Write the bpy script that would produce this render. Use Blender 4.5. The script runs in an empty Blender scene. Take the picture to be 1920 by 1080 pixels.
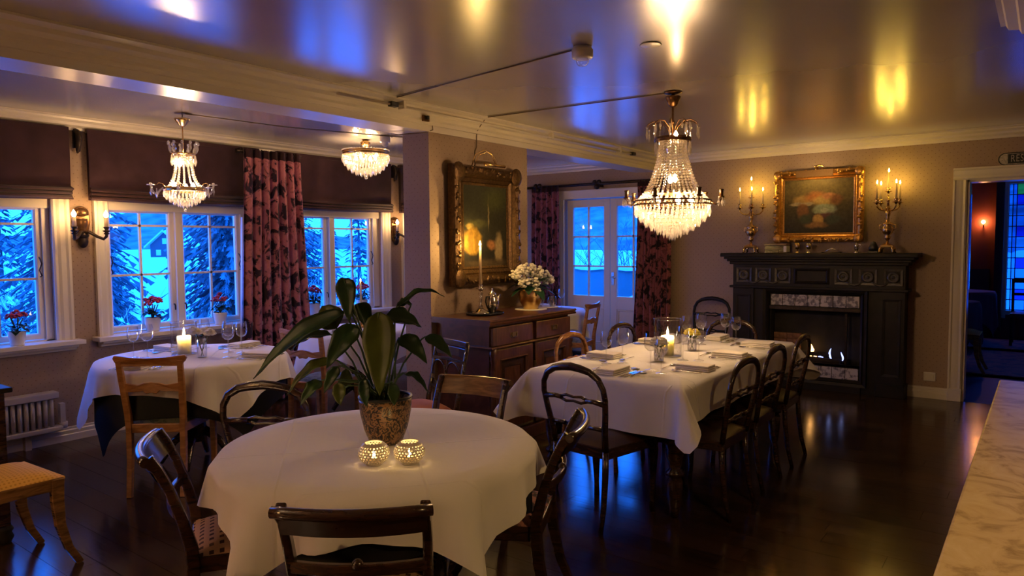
import bpy, math, random
from math import sin, cos, pi, radians as RAD, sqrt
from mathutils import Vector, Matrix
random.seed(7)
S = bpy.context.scene
COL = S.collection

# ------------------------------------------------------------------ camera
cam_d = bpy.data.cameras.new('camera'); cam = bpy.data.objects.new('camera', cam_d); COL.objects.link(cam)
yaw, pitch, roll = -0.64397, -0.06171, -0.00836
Fw = Vector((sin(yaw)*cos(pitch), cos(yaw)*cos(pitch), sin(pitch)))
r0 = Vector((cos(yaw), -sin(yaw), 0)); u0 = r0.cross(Fw)
Rt = cos(roll)*r0 + sin(roll)*u0; Up = -sin(roll)*r0 + cos(roll)*u0
cam.matrix_world = Matrix(((Rt.x, Up.x, -Fw.x, 0), (Rt.y, Up.y, -Fw.y, 0), (Rt.z, Up.z, -Fw.z, 1.5), (0, 0, 0, 1)))
cam_d.sensor_width = 36.0; cam_d.lens = 1335.5/1920*36.0; cam_d.clip_start = .05; cam_d.clip_end = 2000
S.camera = cam

# ------------------------------------------------------------------ world: blue winter dusk
W = bpy.data.worlds.new('dusk'); S.world = W; W.use_nodes = True
bgn = W.node_tree.nodes['Background']
bgn.inputs[0].default_value = (0.008, 0.16, 1.0, 1); bgn.inputs[1].default_value = 6.4
# ------------------------------------------------------------------ exposure and view
S.view_settings.view_transform = 'Standard'; S.view_settings.look = 'None'
S.view_settings.gamma = 1; S.view_settings.use_curve_mapping = False
S.view_settings.exposure = 0.72
try:
    cy = S.cycles
    cy.max_bounces = 7; cy.diffuse_bounces = 4; cy.glossy_bounces = 4; cy.transmission_bounces = 6; cy.transparent_max_bounces = 24
    cy.sample_clamp_indirect = 3.0; cy.caustics_reflective = False; cy.caustics_refractive = False
    cy.use_denoising = True
except Exception: pass

# ================================================================== helpers
class MB:
    def __init__(s): s.v = []; s.f = []; s.sm = []
    def add(s, vs, fs, smooth=False):
        o = len(s.v); s.v += [tuple(v) for v in vs]; s.f += [tuple(i+o for i in f) for f in fs]; s.sm += [smooth]*len(fs); return s
    def box(s, x0, x1, y0, y1, z0, z1):
        v = [(x0,y0,z0),(x1,y0,z0),(x1,y1,z0),(x0,y1,z0),(x0,y0,z1),(x1,y0,z1),(x1,y1,z1),(x0,y1,z1)]
        return s.add(v, [(3,2,1,0),(4,5,6,7),(0,1,5,4),(1,2,6,5),(2,3,7,6),(3,0,4,7)])
    def cbox(s, c, d): return s.box(c[0]-d[0]/2,c[0]+d[0]/2,c[1]-d[1]/2,c[1]+d[1]/2,c[2]-d[2]/2,c[2]+d[2]/2)
    def tube(s, pts, r, n=8, closed=False, up=None, smooth=True, ang=0.0):
        P = [Vector(p) for p in pts]; N = len(P)
        if not isinstance(r, (list, tuple)): r = [r]*N
        vs = []; fs = []; ref = Vector(up) if up else None; prev = None
        for i in range(N):
            if closed: t = P[(i+1) % N]-P[i-1]
            else: t = P[min(i+1,N-1)]-P[max(i-1,0)]
            t = t.normalized() if t.length > 1e-9 else Vector((0,0,1))
            if ref is not None: a = ref - t*ref.dot(t)
            elif prev is None:
                a = Vector((0,0,1)) if abs(t.z) < .9 else Vector((1,0,0)); a = a - t*a.dot(t)
            else: a = prev - t*prev.dot(t)
            if a.length < 1e-6: a = Vector((1,0,0)) - t*t.x
            a.normalize(); prev = a; b = t.cross(a)
            rr = r[i]; ra, rb = rr if isinstance(rr, (list, tuple)) else (rr, rr)
            for k in range(n):
                th = 2*pi*k/n+ang; vs.append(P[i]+a*(ra*cos(th))+b*(rb*sin(th)))
        for i in range(N if closed else N-1):
            for k in range(n):
                j = (i+1) % N
                fs.append((i*n+k, i*n+(k+1) % n, j*n+(k+1) % n, j*n+k))
        s.add(vs, fs, smooth)
        if not closed:
            o = len(s.v)-len(vs)
            s.f.append(tuple(o+k for k in reversed(range(n)))); s.f.append(tuple(o+(N-1)*n+k for k in range(n))); s.sm += [False, False]
        return s
    def bar(s, p0, p1, w, h, up=(0,0,1)):
        # rectangular bar; w across, h along up
        return s.tube([p0, p1], [(h/2*1.41421, w/2*1.41421)]*2, 4, up=up, smooth=False, ang=pi/4)
    def rail(s, pts, w, h, up=(0,0,1)):
        # rectangular swept section along many points (w, h may be lists)
        n = len(pts); w = w if isinstance(w, list) else [w]*n; h = h if isinstance(h, list) else [h]*n
        return s.tube(pts, [(h[i]/2*1.41421, w[i]/2*1.41421) for i in range(n)], 4, up=up, smooth=False, ang=pi/4)
    def lathe(s, prof, n=24, c=(0,0,0), smooth=True, sq=None):
        vs = []; fs = []; idx = []
        for (r, z) in prof:
            if r < 1e-6: idx.append([len(vs)]); vs.append((c[0], c[1], c[2]+z))
            else:
                ring = []
                for k in range(n):
                    th = 2*pi*k/n; q = sq(th) if sq else 1.0
                    ring.append(len(vs)); vs.append((c[0]+r*q*cos(th), c[1]+r*q*sin(th), c[2]+z))
                idx.append(ring)
        for a, b in zip(idx, idx[1:]):
            for k in range(n):
                k2 = (k+1) % n
                if len(a) == 1 and len(b) == 1: break
                if len(a) == 1: fs.append((a[0], b[k2], b[k]))
                elif len(b) == 1: fs.append((a[k], a[k2], b[0]))
                else: fs.append((a[k], a[k2], b[k2], b[k]))
        return s.add(vs, fs, smooth)
    def sphere(s, c, r, n=10, m=6, smooth=True):
        r = r if isinstance(r, (list, tuple)) else (r, r, r)
        vs = [(c[0],c[1],c[2]-r[2])]; fs = []
        for j in range(1, m):
            ph = -pi/2+pi*j/m
            for k in range(n):
                th = 2*pi*k/n; vs.append((c[0]+r[0]*cos(ph)*cos(th), c[1]+r[1]*cos(ph)*sin(th), c[2]+r[2]*sin(ph)))
        vs.append((c[0],c[1],c[2]+r[2])); L = len(vs)-1
        for k in range(n): fs.append((0, 1+(k+1) % n, 1+k)); fs.append((L, 1+(m-2)*n+k, 1+(m-2)*n+(k+1) % n))
        for j in range(m-2):
            for k in range(n):
                a = 1+j*n+k; b = 1+j*n+(k+1) % n; fs.append((a, b, b+n, a+n))
        return s.add(vs, fs, smooth)
    def prism(s, poly, f):
        # poly list of 2d points, f(u,v,side) -> 3d for side 0/1
        n = len(poly); vs = [f(u, v, 0) for u, v in poly]+[f(u, v, 1) for u, v in poly]
        fs = [tuple(reversed(range(n))), tuple(range(n, 2*n))]+[(i, (i+1) % n, n+(i+1) % n, n+i) for i in range(n)]
        return s.add(vs, fs)
    def mould(s, prof, p0, p1, u, v):
        # prof (a,b): a along u, b along v ; straight extrusion p0->p1
        p0, p1, u, v = Vector(p0), Vector(p1), Vector(u), Vector(v); n = len(prof)
        vs = [p0+u*a+v*b for a, b in prof]+[p1+u*a+v*b for a, b in prof]
        return s.add(vs, [tuple(reversed(range(n))), tuple(range(n, 2*n))]+[(i, (i+1) % n, n+(i+1) % n, n+i) for i in range(n)])
    def frame(s, w, h, prof, o, ux, uz, un):
        # rectangular frame, opening w x h centred at o in plane ux,uz ; prof = [(outward, normal)] closed loop
        o, ux, uz, un = Vector(o), Vector(ux), Vector(uz), Vector(un); n = len(prof); vs = []; fs = []
        for sx, sz in ((-1,-1),(1,-1),(1,1),(-1,1)):
            for a, b in prof: vs.append(o+ux*sx*(w/2+a)+uz*sz*(h/2+a)+un*b)
        for c in range(4):
            d = (c+1) % 4
            for i in range(n):
                j = (i+1) % n; fs.append((c*n+i, d*n+i, d*n+j, c*n+j))
        return s.add(vs, fs)
    def grid(s, f, nu, nv, smooth=True):
        vs = [f(i/nu, j/nv) for j in range(nv+1) for i in range(nu+1)]
        fs = [(j*(nu+1)+i, j*(nu+1)+i+1, (j+1)*(nu+1)+i+1, (j+1)*(nu+1)+i) for j in range(nv) for i in range(nu)]
        return s.add(vs, fs, smooth)
    def mesh(s, name, mat):
        m = bpy.data.meshes.new(name); m.from_pydata(s.v, [], s.f); m.polygons.foreach_set('use_smooth', s.sm)
        if mat: m.materials.append(mat)
        m.update(); return m

def tag(o, label=None, cat=None, group=None, kind=None):
    if label: o['label'] = label
    if cat: o['category'] = cat
    if group: o['group'] = group
    if kind: o['kind'] = kind
    return o
def obj(name, data, parent=None, loc=(0,0,0), rot=(0,0,0), scale=None):
    o = bpy.data.objects.new(name, data); COL.objects.link(o); o.parent = parent; o.location = loc; o.rotation_euler = rot
    if scale: o.scale = scale if isinstance(scale, tuple) else (scale,)*3
    return o
def thing(name, label, cat, loc=(0,0,0), rz=0, group=None):
    return tag(obj(name, None, None, loc, (0,0,rz)), label, cat, group)
def part(name, mb, mat, parent, loc=(0,0,0), rot=(0,0,0), label=None, bevel=0, scale=None, kind=None):
    d = mb.mesh(name, mat) if isinstance(mb, MB) else mb
    o = obj(name, d, parent, loc, rot, scale)
    if label: o['label'] = label
    if kind: o['kind'] = kind
    if bevel: bev(o, bevel)
    return o
def single(name, mb, mat, label, cat, loc=(0,0,0), rz=0, group=None, bevel=0, kind=None):
    d = mb.mesh(name, mat) if isinstance(mb, MB) else mb
    o = tag(obj(name, d, None, loc, (0,0,rz)), label, cat, group, kind)
    if bevel: bev(o, bevel)
    return o
def struct(name, mb, mat, label=None, parent=None, bevel=0):
    o = obj(name, mb.mesh(name, mat) if mb else None, parent)
    if parent is None: o['kind'] = 'structure'
    if label: o['label'] = label
    if bevel: bev(o, bevel)
    return o
def bev(o, w, seg=2):
    m = o.modifiers.new('bevel', 'BEVEL'); m.width = w; m.segments = seg; m.limit_method = 'ANGLE'; m.angle_limit = RAD(40)
def copy_tree(o, parent=None):
    c = o.copy(); COL.objects.link(c); c.parent = parent
    for ch in list(o.children): copy_tree(ch, c)
    return c
def dup(root, loc, rz=None, label=None, group=None):
    c = copy_tree(root); c.location = loc
    if rz is not None: c.rotation_euler = (0,0,rz)
    if label: c['label'] = label
    if group: c['group'] = group
    return c

# ------------------------------------------------------------------ materials
def newmat(name):
    m = bpy.data.materials.new(name); m.use_nodes = True; nt = m.node_tree
    return m, nt, nt.nodes, nt.links, nt.nodes['Principled BSDF']
def pm(name, col, rough=.5, metal=0.0, spec=.5, var=0.0, vs=20.0, bump=0.0, bs=80.0, stretch=None, col2=None, coat=0.0, sheen=0.0, transl=0.0):
    m, nt, N, L, P = newmat(name)
    P.inputs['Base Color'].default_value = (*col, 1); P.inputs['Roughness'].default_value = rough; P.inputs['Metallic'].default_value = metal
    P.inputs['Specular IOR Level'].default_value = spec; P.inputs['Coat Weight'].default_value = coat
    if sheen: P.inputs['Sheen Weight'].default_value = sheen
    tc = N.new('ShaderNodeTexCoord'); mp = N.new('ShaderNodeMapping'); L.new(tc.outputs['Object'], mp.inputs[0])
    if stretch: mp.inputs['Scale'].default_value = stretch
    if var or col2:
        nz = N.new('ShaderNodeTexNoise'); nz.inputs['Scale'].default_value = vs; nz.inputs['Detail'].default_value = 5; L.new(mp.outputs[0], nz.inputs[0])
        cr = N.new('ShaderNodeValToRGB'); c2 = col2 or tuple(min(1, c*(1+var)) for c in col); c1 = col if col2 else tuple(c*(1-var) for c in col)
        cr.color_ramp.elements[0].position = .32; cr.color_ramp.elements[1].position = .68
        cr.color_ramp.elements[0].color = (*c1, 1); cr.color_ramp.elements[1].color = (*c2, 1)
        L.new(nz.outputs[0], cr.inputs[0]); L.new(cr.outputs[0], P.inputs['Base Color'])
    if bump:
        n2 = N.new('ShaderNodeTexNoise'); n2.inputs['Scale'].default_value = bs; n2.inputs['Detail'].default_value = 3; L.new(mp.outputs[0], n2.inputs[0])
        b = N.new('ShaderNodeBump'); b.inputs['Strength'].default_value = bump; b.inputs['Distance'].default_value = .01
        L.new(n2.outputs[0], b.inputs['Height']); L.new(b.outputs[0], P.inputs['Normal'])
    if transl:
        tr = N.new('ShaderNodeBsdfTranslucent'); tr.inputs[0].default_value = (*col, 1); mx = N.new('ShaderNodeMixShader'); mx.inputs[0].default_value = transl
        L.new(P.outputs[0], mx.inputs[1]); L.new(tr.outputs[0], mx.inputs[2]); L.new(mx.outputs[0], N['Material Output'].inputs[0])
    return m
def emit(name, col, strength):
    m, nt, N, L, P = newmat(name)
    P.inputs['Base Color'].default_value = (0,0,0,1); P.inputs['Emission Color'].default_value = (*col, 1); P.inputs['Emission Strength'].default_value = strength
    return m
def thin_glass(name, tint=(1,1,1), base=.06, edge=.75, rough=.02, haze=0.0):
    m, nt, N, L, P = newmat(name)
    N.remove(P); tr = N.new('ShaderNodeBsdfTransparent'); tr.inputs[0].default_value = (*tint, 1)
    gl = N.new('ShaderNodeBsdfGlossy'); gl.inputs['Roughness'].default_value = rough
    lw = N.new('ShaderNodeLayerWeight'); lw.inputs[0].default_value = .35
    mr = N.new('ShaderNodeMapRange'); mr.inputs[3].default_value = base; mr.inputs[4].default_value = edge; L.new(lw.outputs['Facing'], mr.inputs[0])
    pw = N.new('ShaderNodeMath'); pw.operation = 'POWER'; pw.inputs[1].default_value = 1.6; L.new(mr.outputs[0], pw.inputs[0])
    mx = N.new('ShaderNodeMixShader'); L.new(pw.outputs[0], mx.inputs[0]); L.new(tr.outputs[0], mx.inputs[1]); L.new(gl.outputs[0], mx.inputs[2])
    out = mx
    if haze:
        tl = N.new('ShaderNodeBsdfTranslucent'); df = N.new('ShaderNodeBsdfDiffuse'); m2 = N.new('ShaderNodeMixShader'); m2.inputs[0].default_value = .5
        L.new(tl.outputs[0], m2.inputs[1]); L.new(df.outputs[0], m2.inputs[2])
        for q in (tl, df): q.inputs[0].default_value = (*tint, 1)
        m3 = N.new('ShaderNodeMixShader'); m3.inputs[0].default_value = haze; L.new(mx.outputs[0], m3.inputs[1]); L.new(m2.outputs[0], m3.inputs[2]); out = m3
    L.new(out.outputs[0], N['Material Output'].inputs[0])
    return m
def wallpaper(name, base, dot, sp=.042):
    # small regular printed dots; u = x+y, v = z so it fits every axis-aligned wall
    m, nt, N, L, P = newmat(name); P.inputs['Roughness'].default_value = .75; P.inputs['Specular IOR Level'].default_value = .25
    g = N.new('ShaderNodeNewGeometry'); sx = N.new('ShaderNodeSeparateXYZ'); L.new(g.outputs['Position'], sx.inputs[0])
    def M(op, a, b=None, c=None):
        q = N.new('ShaderNodeMath'); q.operation = op
        for i, w in enumerate((a, b, c)):
            if w is None: continue
            if isinstance(w, (int, float)): q.inputs[i].default_value = w
            else: L.new(w, q.inputs[i])
        return q.outputs[0]
    u = M('ADD', sx.outputs[0], sx.outputs[1]); v = sx.outputs[2]
    a = M('FRACT', M('DIVIDE', M('ADD', u, v), sp*1.41)); b = M('FRACT', M('DIVIDE', M('SUBTRACT', u, v), sp*1.41))
    da = M('SUBTRACT', a, .5); db = M('SUBTRACT', b, .5)
    d = M('SQRT', M('ADD', M('MULTIPLY', da, da), M('MULTIPLY', db, db)))
    k = M('SMOOTHSTEP', d, .07, .12) if False else M('LESS_THAN', d, .105)
    nz = N.new('ShaderNodeTexNoise'); nz.inputs['Scale'].default_value = 1.2; nz.inputs['Detail'].default_value = 4; L.new(g.outputs['Position'], nz.inputs[0])
    nf = N.new('ShaderNodeTexNoise'); nf.inputs['Scale'].default_value = 160; L.new(g.outputs['Position'], nf.inputs[0])
    c1 = N.new('ShaderNodeMix'); c1.data_type = 'RGBA'; c1.inputs[6].default_value = (*[x*.82 for x in base], 1); c1.inputs[7].default_value = (*[min(1, x*1.12) for x in base], 1)
    L.new(M('ADD', M('MULTIPLY', nz.outputs[0], .55), M('MULTIPLY', nf.outputs[0], .45)), c1.inputs[0])
    c2 = N.new('ShaderNodeMix'); c2.data_type = 'RGBA'; c2.inputs[7].default_value = (*dot, 1); L.new(M('MULTIPLY', k, .55), c2.inputs[0]); L.new(c1.outputs[2], c2.inputs[6])
    L.new(c2.outputs[2], P.inputs['Base Color'])
    return m
def floral(name, base, dark, scale=9.0):
    m, nt, N, L, P = newmat(name); P.inputs['Roughness'].default_value = .9; P.inputs['Specular IOR Level'].default_value = .15; P.inputs['Sheen Weight'].default_value = .25
    tc = N.new('ShaderNodeTexCoord'); nz = N.new('ShaderNodeTexNoise'); nz.inputs['Scale'].default_value = scale; nz.inputs['Detail'].default_value = 4; nz.inputs['Roughness'].default_value = .62; nz.inputs['Distortion'].default_value = .6
    L.new(tc.outputs['Object'], nz.inputs[0]); cr = N.new('ShaderNodeValToRGB'); e = cr.color_ramp.elements
    e[0].position = .44; e[0].color = (*dark, 1); e[1].position = .50; e[1].color = (*base, 1)
    x = e.new(.62); x.color = (*[c*1.25 for c in base], 1); x = e.new(.66); x.color = (*[c*.7 for c in base], 1)
    L.new(nz.outputs[0], cr.inputs[0]); L.new(cr.outputs[0], P.inputs['Base Color']); return m
def wood(name, c1, c2, rough=.3, scale=6.0, stretch=(1,1,8), coat=.3):
    m, nt, N, L, P = newmat(name); P.inputs['Roughness'].default_value = rough; P.inputs['Coat Weight'].default_value = coat; P.inputs['Coat Roughness'].default_value = .15
    tc = N.new('ShaderNodeTexCoord'); mp = N.new('ShaderNodeMapping'); mp.inputs['Scale'].default_value = stretch; L.new(tc.outputs['Object'], mp.inputs[0])
    nz = N.new('ShaderNodeTexNoise'); nz.inputs['Scale'].default_value = scale; nz.inputs['Detail'].default_value = 6; nz.inputs['Distortion'].default_value = 1.2; L.new(mp.outputs[0], nz.inputs[0])
    cr = N.new('ShaderNodeValToRGB'); cr.color_ramp.elements[0].position = .35; cr.color_ramp.elements[1].position = .68
    cr.color_ramp.elements[0].color = (*c1, 1); cr.color_ramp.elements[1].color = (*c2, 1)
    L.new(nz.outputs[0], cr.inputs[0]); L.new(cr.outputs[0], P.inputs['Base Color']); return m
def checker_fabric(name, c1, c2, sp=.032):
    # woven check: dark squares on a light ground, in object space
    m, nt, N, L, P = newmat(name); P.inputs['Roughness'].default_value = .9; P.inputs['Specular IOR Level'].default_value = .15
    tc = N.new('ShaderNodeTexCoord'); sx = N.new('ShaderNodeSeparateXYZ'); L.new(tc.outputs['Object'], sx.inputs[0])
    def M(op, a, b):
        q = N.new('ShaderNodeMath'); q.operation = op
        for i, w in enumerate((a, b)):
            if isinstance(w, (int, float)): q.inputs[i].default_value = w
            else: L.new(w, q.inputs[i])
        return q.outputs[0]
    a = M('LESS_THAN', M('FRACT', M('DIVIDE', sx.outputs[0], sp), 0), .45); b = M('LESS_THAN', M('FRACT', M('DIVIDE', sx.outputs[1], sp), 0), .45)
    k = M('MULTIPLY', a, b); mx = N.new('ShaderNodeMix'); mx.data_type = 'RGBA'; L.new(k, mx.inputs[0]); mx.inputs[6].default_value = (*c1, 1); mx.inputs[7].default_value = (*c2, 1)
    L.new(mx.outputs[2], P.inputs['Base Color']); return m

WALLP = wallpaper('wallpaper_tan_dots', (.37,.27,.20), (.16,.09,.05))
PAINT = pm('cream_gloss_paint', (.72,.66,.55), .28, bump=.05, bs=15)
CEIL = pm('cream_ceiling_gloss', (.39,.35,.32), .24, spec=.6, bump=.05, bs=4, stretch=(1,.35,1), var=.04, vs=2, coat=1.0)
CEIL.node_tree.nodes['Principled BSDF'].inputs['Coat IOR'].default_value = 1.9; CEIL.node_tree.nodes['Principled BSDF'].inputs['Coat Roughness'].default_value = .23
FLOORM = wood('dark_varnished_floor', (.018,.009,.005), (.045,.022,.011), .30, 4.0, (.6,9,9), .25)
BLACKWOOD = wood('black_stained_wood', (.006,.005,.004), (.014,.010,.008), .55, 7, (1,1,1), .0)
BLACKWOOD.node_tree.nodes['Principled BSDF'].inputs['Specular IOR Level'].default_value = .25
DARKWOOD = wood('dark_mahogany', (.020,.009,.006), (.060,.026,.014), .25, 9, (1,1,5), .4)
REDWOOD = wood('red_mahogany', (.055,.020,.013), (.13,.05,.030), .28, 7, (1,5,1), .35)
MIDWOOD = wood('brown_bar_back_wood', (.13,.065,.022), (.32,.17,.055), .25, 9, (1,1,5), .4)
PINE = wood('amber_birch', (.30,.125,.035), (.50,.24,.075), .35, 8, (1,1,4), .25)
LINEN = pm('white_linen', (.78,.74,.68), .85, spec=.2, bump=.12, bs=5, var=.03, vs=3)
NAPKIN = pm('cream_napkin_linen', (.86,.80,.71), .85, spec=.2, bump=.1, bs=60)
BLACKCLOTH = pm('black_cloth', (.010,.010,.012), .95, spec=.1)
BLINDM = pm('dark_plum_brown_fabric', (.042,.020,.026), .9, spec=.12, var=.25, vs=6, sheen=.2)
CURTM = floral('rose_floral_curtain', (.40,.15,.175), (.026,.015,.03), 8)
CURTM2 = floral('dark_rose_floral_curtain', (.27,.09,.11), (.02,.012,.02), 9)
IRON = pm('dark_bronze_iron', (.035,.024,.022), .4, .7, var=.3, vs=40)
BRONZE = pm('antique_bronze', (.16,.085,.04), .35, .9, var=.3, vs=40)
BRASS = pm('polished_brass', (.75,.50,.20), .22, 1.0)
SILVER = pm('polished_silver', (.80,.76,.70), .14, 1.0)
GOLD = pm('gilt_wood', (.55,.30,.08), .32, .85, var=.25, vs=60, bump=.3, bs=60)
OLDGOLD = pm('aged_gilt_wood', (.10,.055,.022), .4, .7, var=.4, vs=50, bump=.5, bs=55)
CRYSTAL = thin_glass('cut_crystal', (1,.97,.93), .38, .97, .05, .13)
GLASS = thin_glass('clear_glass', (1,1,1), .22, 1.0)
PANE = thin_glass('window_glass', (.97,.99,1), .04, .5, .01)
WAX = pm('ivory_wax', (.85,.72,.48), .5, transl=.45)
WHITEC = pm('white_ceramic', (.80,.78,.76), .25)
WHITEP = pm('white_plastic', (.70,.66,.60), .4)
BLACKP = pm('black_plastic', (.01,.01,.01), .4)
GREEN = pm('houseplant_leaf', (.022,.062,.018), .34, var=.3, vs=9, transl=.22)
GREEN2 = pm('bright_houseplant_leaf', (.085,.12,.016), .36, var=.35, vs=9, transl=.25)
KGREEN = pm('dark_kalanchoe_leaf', (.012,.045,.022), .4, var=.25, vs=30)
STEMM = pm('green_stem', (.04,.09,.025), .5)
PINK = pm('pink_petals', (.55,.05,.09), .6, var=.3, vs=40, transl=.2)
WPETAL = pm('white_petals', (.90,.86,.78), .6, var=.06, vs=60, transl=.4)
YPETAL = pm('yellow_petals', (.75,.62,.10), .6, var=.2, vs=60, transl=.2)
FLAME = emit('candle_flame', (1,.62,.22), 90)
BULB = emit('warm_bulb', (1,.62,.30), 760)

# ================================================================== room shell
XW, YE, ZC = -6.06, 7.76, 2.5
XR, YF = 2.2, -2.0
# floor: base slab + individual planks
fm, nt, N, L, P = newmat('dark_oak_planks')
P.inputs['Roughness'].default_value = .27; P.inputs['Specular IOR Level'].default_value = .55
g_ = N.new('ShaderNodeNewGeometry'); mp = N.new('ShaderNodeMapping'); mp.inputs['Scale'].default_value = (.7,9,9); L.new(g_.outputs['Position'], mp.inputs[0])
nz = N.new('ShaderNodeTexNoise'); nz.inputs['Scale'].default_value = 3; nz.inputs['Detail'].default_value = 7; L.new(mp.outputs[0], nz.inputs[0])
oi = N.new('ShaderNodeObjectInfo'); ad = N.new('ShaderNodeMath'); ad.operation = 'MULTIPLY_ADD'; ad.inputs[1].default_value = .35; L.new(oi.outputs['Random'], ad.inputs[0]); L.new(nz.outputs[0], ad.inputs[2])
cr = N.new('ShaderNodeValToRGB'); cr.color_ramp.elements[0].position = .35; cr.color_ramp.elements[1].position = .95
cr.color_ramp.elements[0].color = (.016,.008,.004,1); cr.color_ramp.elements[1].color = (.060,.029,.013,1)
L.new(ad.outputs[0], cr.inputs[0]); L.new(cr.outputs[0], P.inputs['Base Color'])
n2 = N.new('ShaderNodeTexNoise'); n2.inputs['Scale'].default_value = 2.5; n2.inputs['Detail'].default_value = 5; L.new(g_.outputs['Position'], n2.inputs[0])
mr = N.new('ShaderNodeMapRange'); mr.inputs[3].default_value = .08; mr.inputs[4].default_value = .26; L.new(n2.outputs[0], mr.inputs[0]); L.new(mr.outputs[0], P.inputs['Roughness'])
bp = N.new('ShaderNodeBump'); bp.inputs['Strength'].default_value = .05; bp.inputs['Distance'].default_value = .01; L.new(nz.outputs[0], bp.inputs['Height']); L.new(bp.outputs[0], P.inputs['Normal'])
OAK = fm
floor = struct('floor', MB().box(XW-.2, XR+.2, YF-.2, 13.5, -.12, -.018), BLACKWOOD, 'dark varnished wooden floor')
plank_m = MB().box(0, 1, 0, .148, -.018, 0).mesh('plank', OAK)
nrow = int((YE-.0-YF)/.15)+1
for i in range(nrow):
    y = YE-.15*(i+1); x = XW; rr = random.Random(i)
    cuts = [XW, XW+1.2+rr.random()*2.0]; cuts.append(cuts[-1]+2.3+rr.random()); cuts.append(XR)
    for a, b in zip(cuts, cuts[1:]):
        o = part('plank', plank_m, None, floor, (a, y, 0)); o.scale = (b-a-.002, 1, 1)

# ceiling over both rooms
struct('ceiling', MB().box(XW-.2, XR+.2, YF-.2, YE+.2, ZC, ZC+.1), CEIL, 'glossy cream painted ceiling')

def holed_wall(mb, axis, c0, c1, a0, a1, z0, z1, holes):
    # wall slab between c0,c1 on its thickness axis, spanning a0..a1, with rectangular holes (h0,h1,hz0,hz1)
    def bx(p, q, r, s):
        if q-p < 1e-4 or s-r < 1e-4: return
        if axis == 'x': mb.box(c0, c1, p, q, r, s)
        else: mb.box(p, q, c0, c1, r, s)
    cur = a0
    for h0, h1, b, t in sorted(holes):
        bx(cur, h0, z0, z1); bx(h0, h1, z0, b); bx(h0, h1, t, z1); cur = h1
    bx(cur, a1, z0, z1)
    return mb
WINS = [((.99,2.245),((1.03,1.51),(1.65,2.15))), ((2.66,3.93),((2.70,3.18),(3.32,3.82))), ((4.32,5.60),((4.36,4.84),(5.0,5.47))), ((6.03,7.25),((6.07,6.55),(6.69,7.17)))]
WZ0, WZ1 = .775, 1.885
struct('wall_left', holed_wall(MB(), 'x', XW-.2, XW, YF-.2, YE+.2, -.1, ZC, [(h[0], h[1], WZ0, WZ1) for h, _ in WINS]), WALLP, 'window wall with dotted tan wallpaper')
FD = (-4.97, -3.69); DD = (-.60, .60)
struct('wall_back', holed_wall(MB(), 'y', YE, YE+.2, XW, XR+.2, -.1, ZC, [(FD[0], FD[1], 0.0, 2.06), (DD[0], DD[1], -.02, 2.05)]), WALLP, 'fireplace wall with dotted tan wallpaper')
struct('wall_right', MB().box(XR, XR+.2, YF-.2, YE, -.1, ZC), WALLP, 'wallpapered wall behind the counter')
struct('wall_front', MB().box(XW, XR, YF-.2, YF, -.1, ZC), WALLP, 'wallpapered wall opposite the fireplace')
struct('wall_center', MB().box(-3.96, -3.69, 3.9, 5.15, 0, 2.335), WALLP, 'wallpapered pier under the ceiling beam')

# beam with cornice, ceiling cornices, baseboards
CORN = [(0,-.095),(.018,-.095),(.022,-.075),(.05,-.06),(.055,-.04),(.085,-.025),(.09,-.012),(.115,-.008),(.115,0),(0,0)]
struct('trim_1', MB().box(-3.945, -3.68, YF, YE, 2.335, ZC), PAINT, 'painted ceiling beam')
BC = [(0,-.12),(.02,-.12),(.024,-.095),(.05,-.085),(.054,-.06),(.09,-.045),(.1,-.025),(.14,-.012),(.14,0),(0,0)]
struct('trim_2', MB().mould(BC, (-3.68,YF,ZC), (-3.68,YE,ZC), (1,0,0), (0,0,1)), PAINT, 'stepped cornice along the beam')
struct('trim_3', MB().mould(CORN, (XW,YF,ZC), (XW,YE,ZC), (1,0,0), (0,0,1)), PAINT, 'cornice above the windows')
struct('trim_4', MB().mould(CORN, (XW,YE,ZC), (-3.945,YE,ZC), (0,-1,0), (0,0,1)), PAINT, 'cornice above the balcony door')
struct('trim_5', MB().mould(CORN, (-3.54,YE,ZC), (XR,YE,ZC), (0,-1,0), (0,0,1)), PAINT, 'cornice above the fireplace')
# cornice of the bar soffit in the upper right
SOF = [(0,0),(0,-.03),(.02,-.03),(.03,-.05),(.07,-.055),(.08,-.075),(.12,-.08),(.12,-.10),(.40,-.10),(.40,0)]
struct('trim_6', MB().mould(SOF, (-.20,-.6,ZC), (-.20,4.0,ZC), (1,0,0), (0,0,1)), PAINT, 'stepped cornice over the counter')
BASE = [(0,0),(.022,0),(.022,.05),(.017,.056),(.017,.082),(.010,.09),(.010,.104),(0,.108)]
struct('baseboard_left', MB().mould(BASE, (XW,YF,0), (XW,YE,0), (1,0,0), (0,0,1)), PAINT)
bb = MB()
for a, b in ((XW,-5.08),(-3.58,-2.72),(-1.04,-.71),(.71,XR)): bb.mould(BASE, (a,YE,0), (b,YE,0), (0,-1,0), (0,0,1))
struct('baseboard_back', bb, PAINT)

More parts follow.
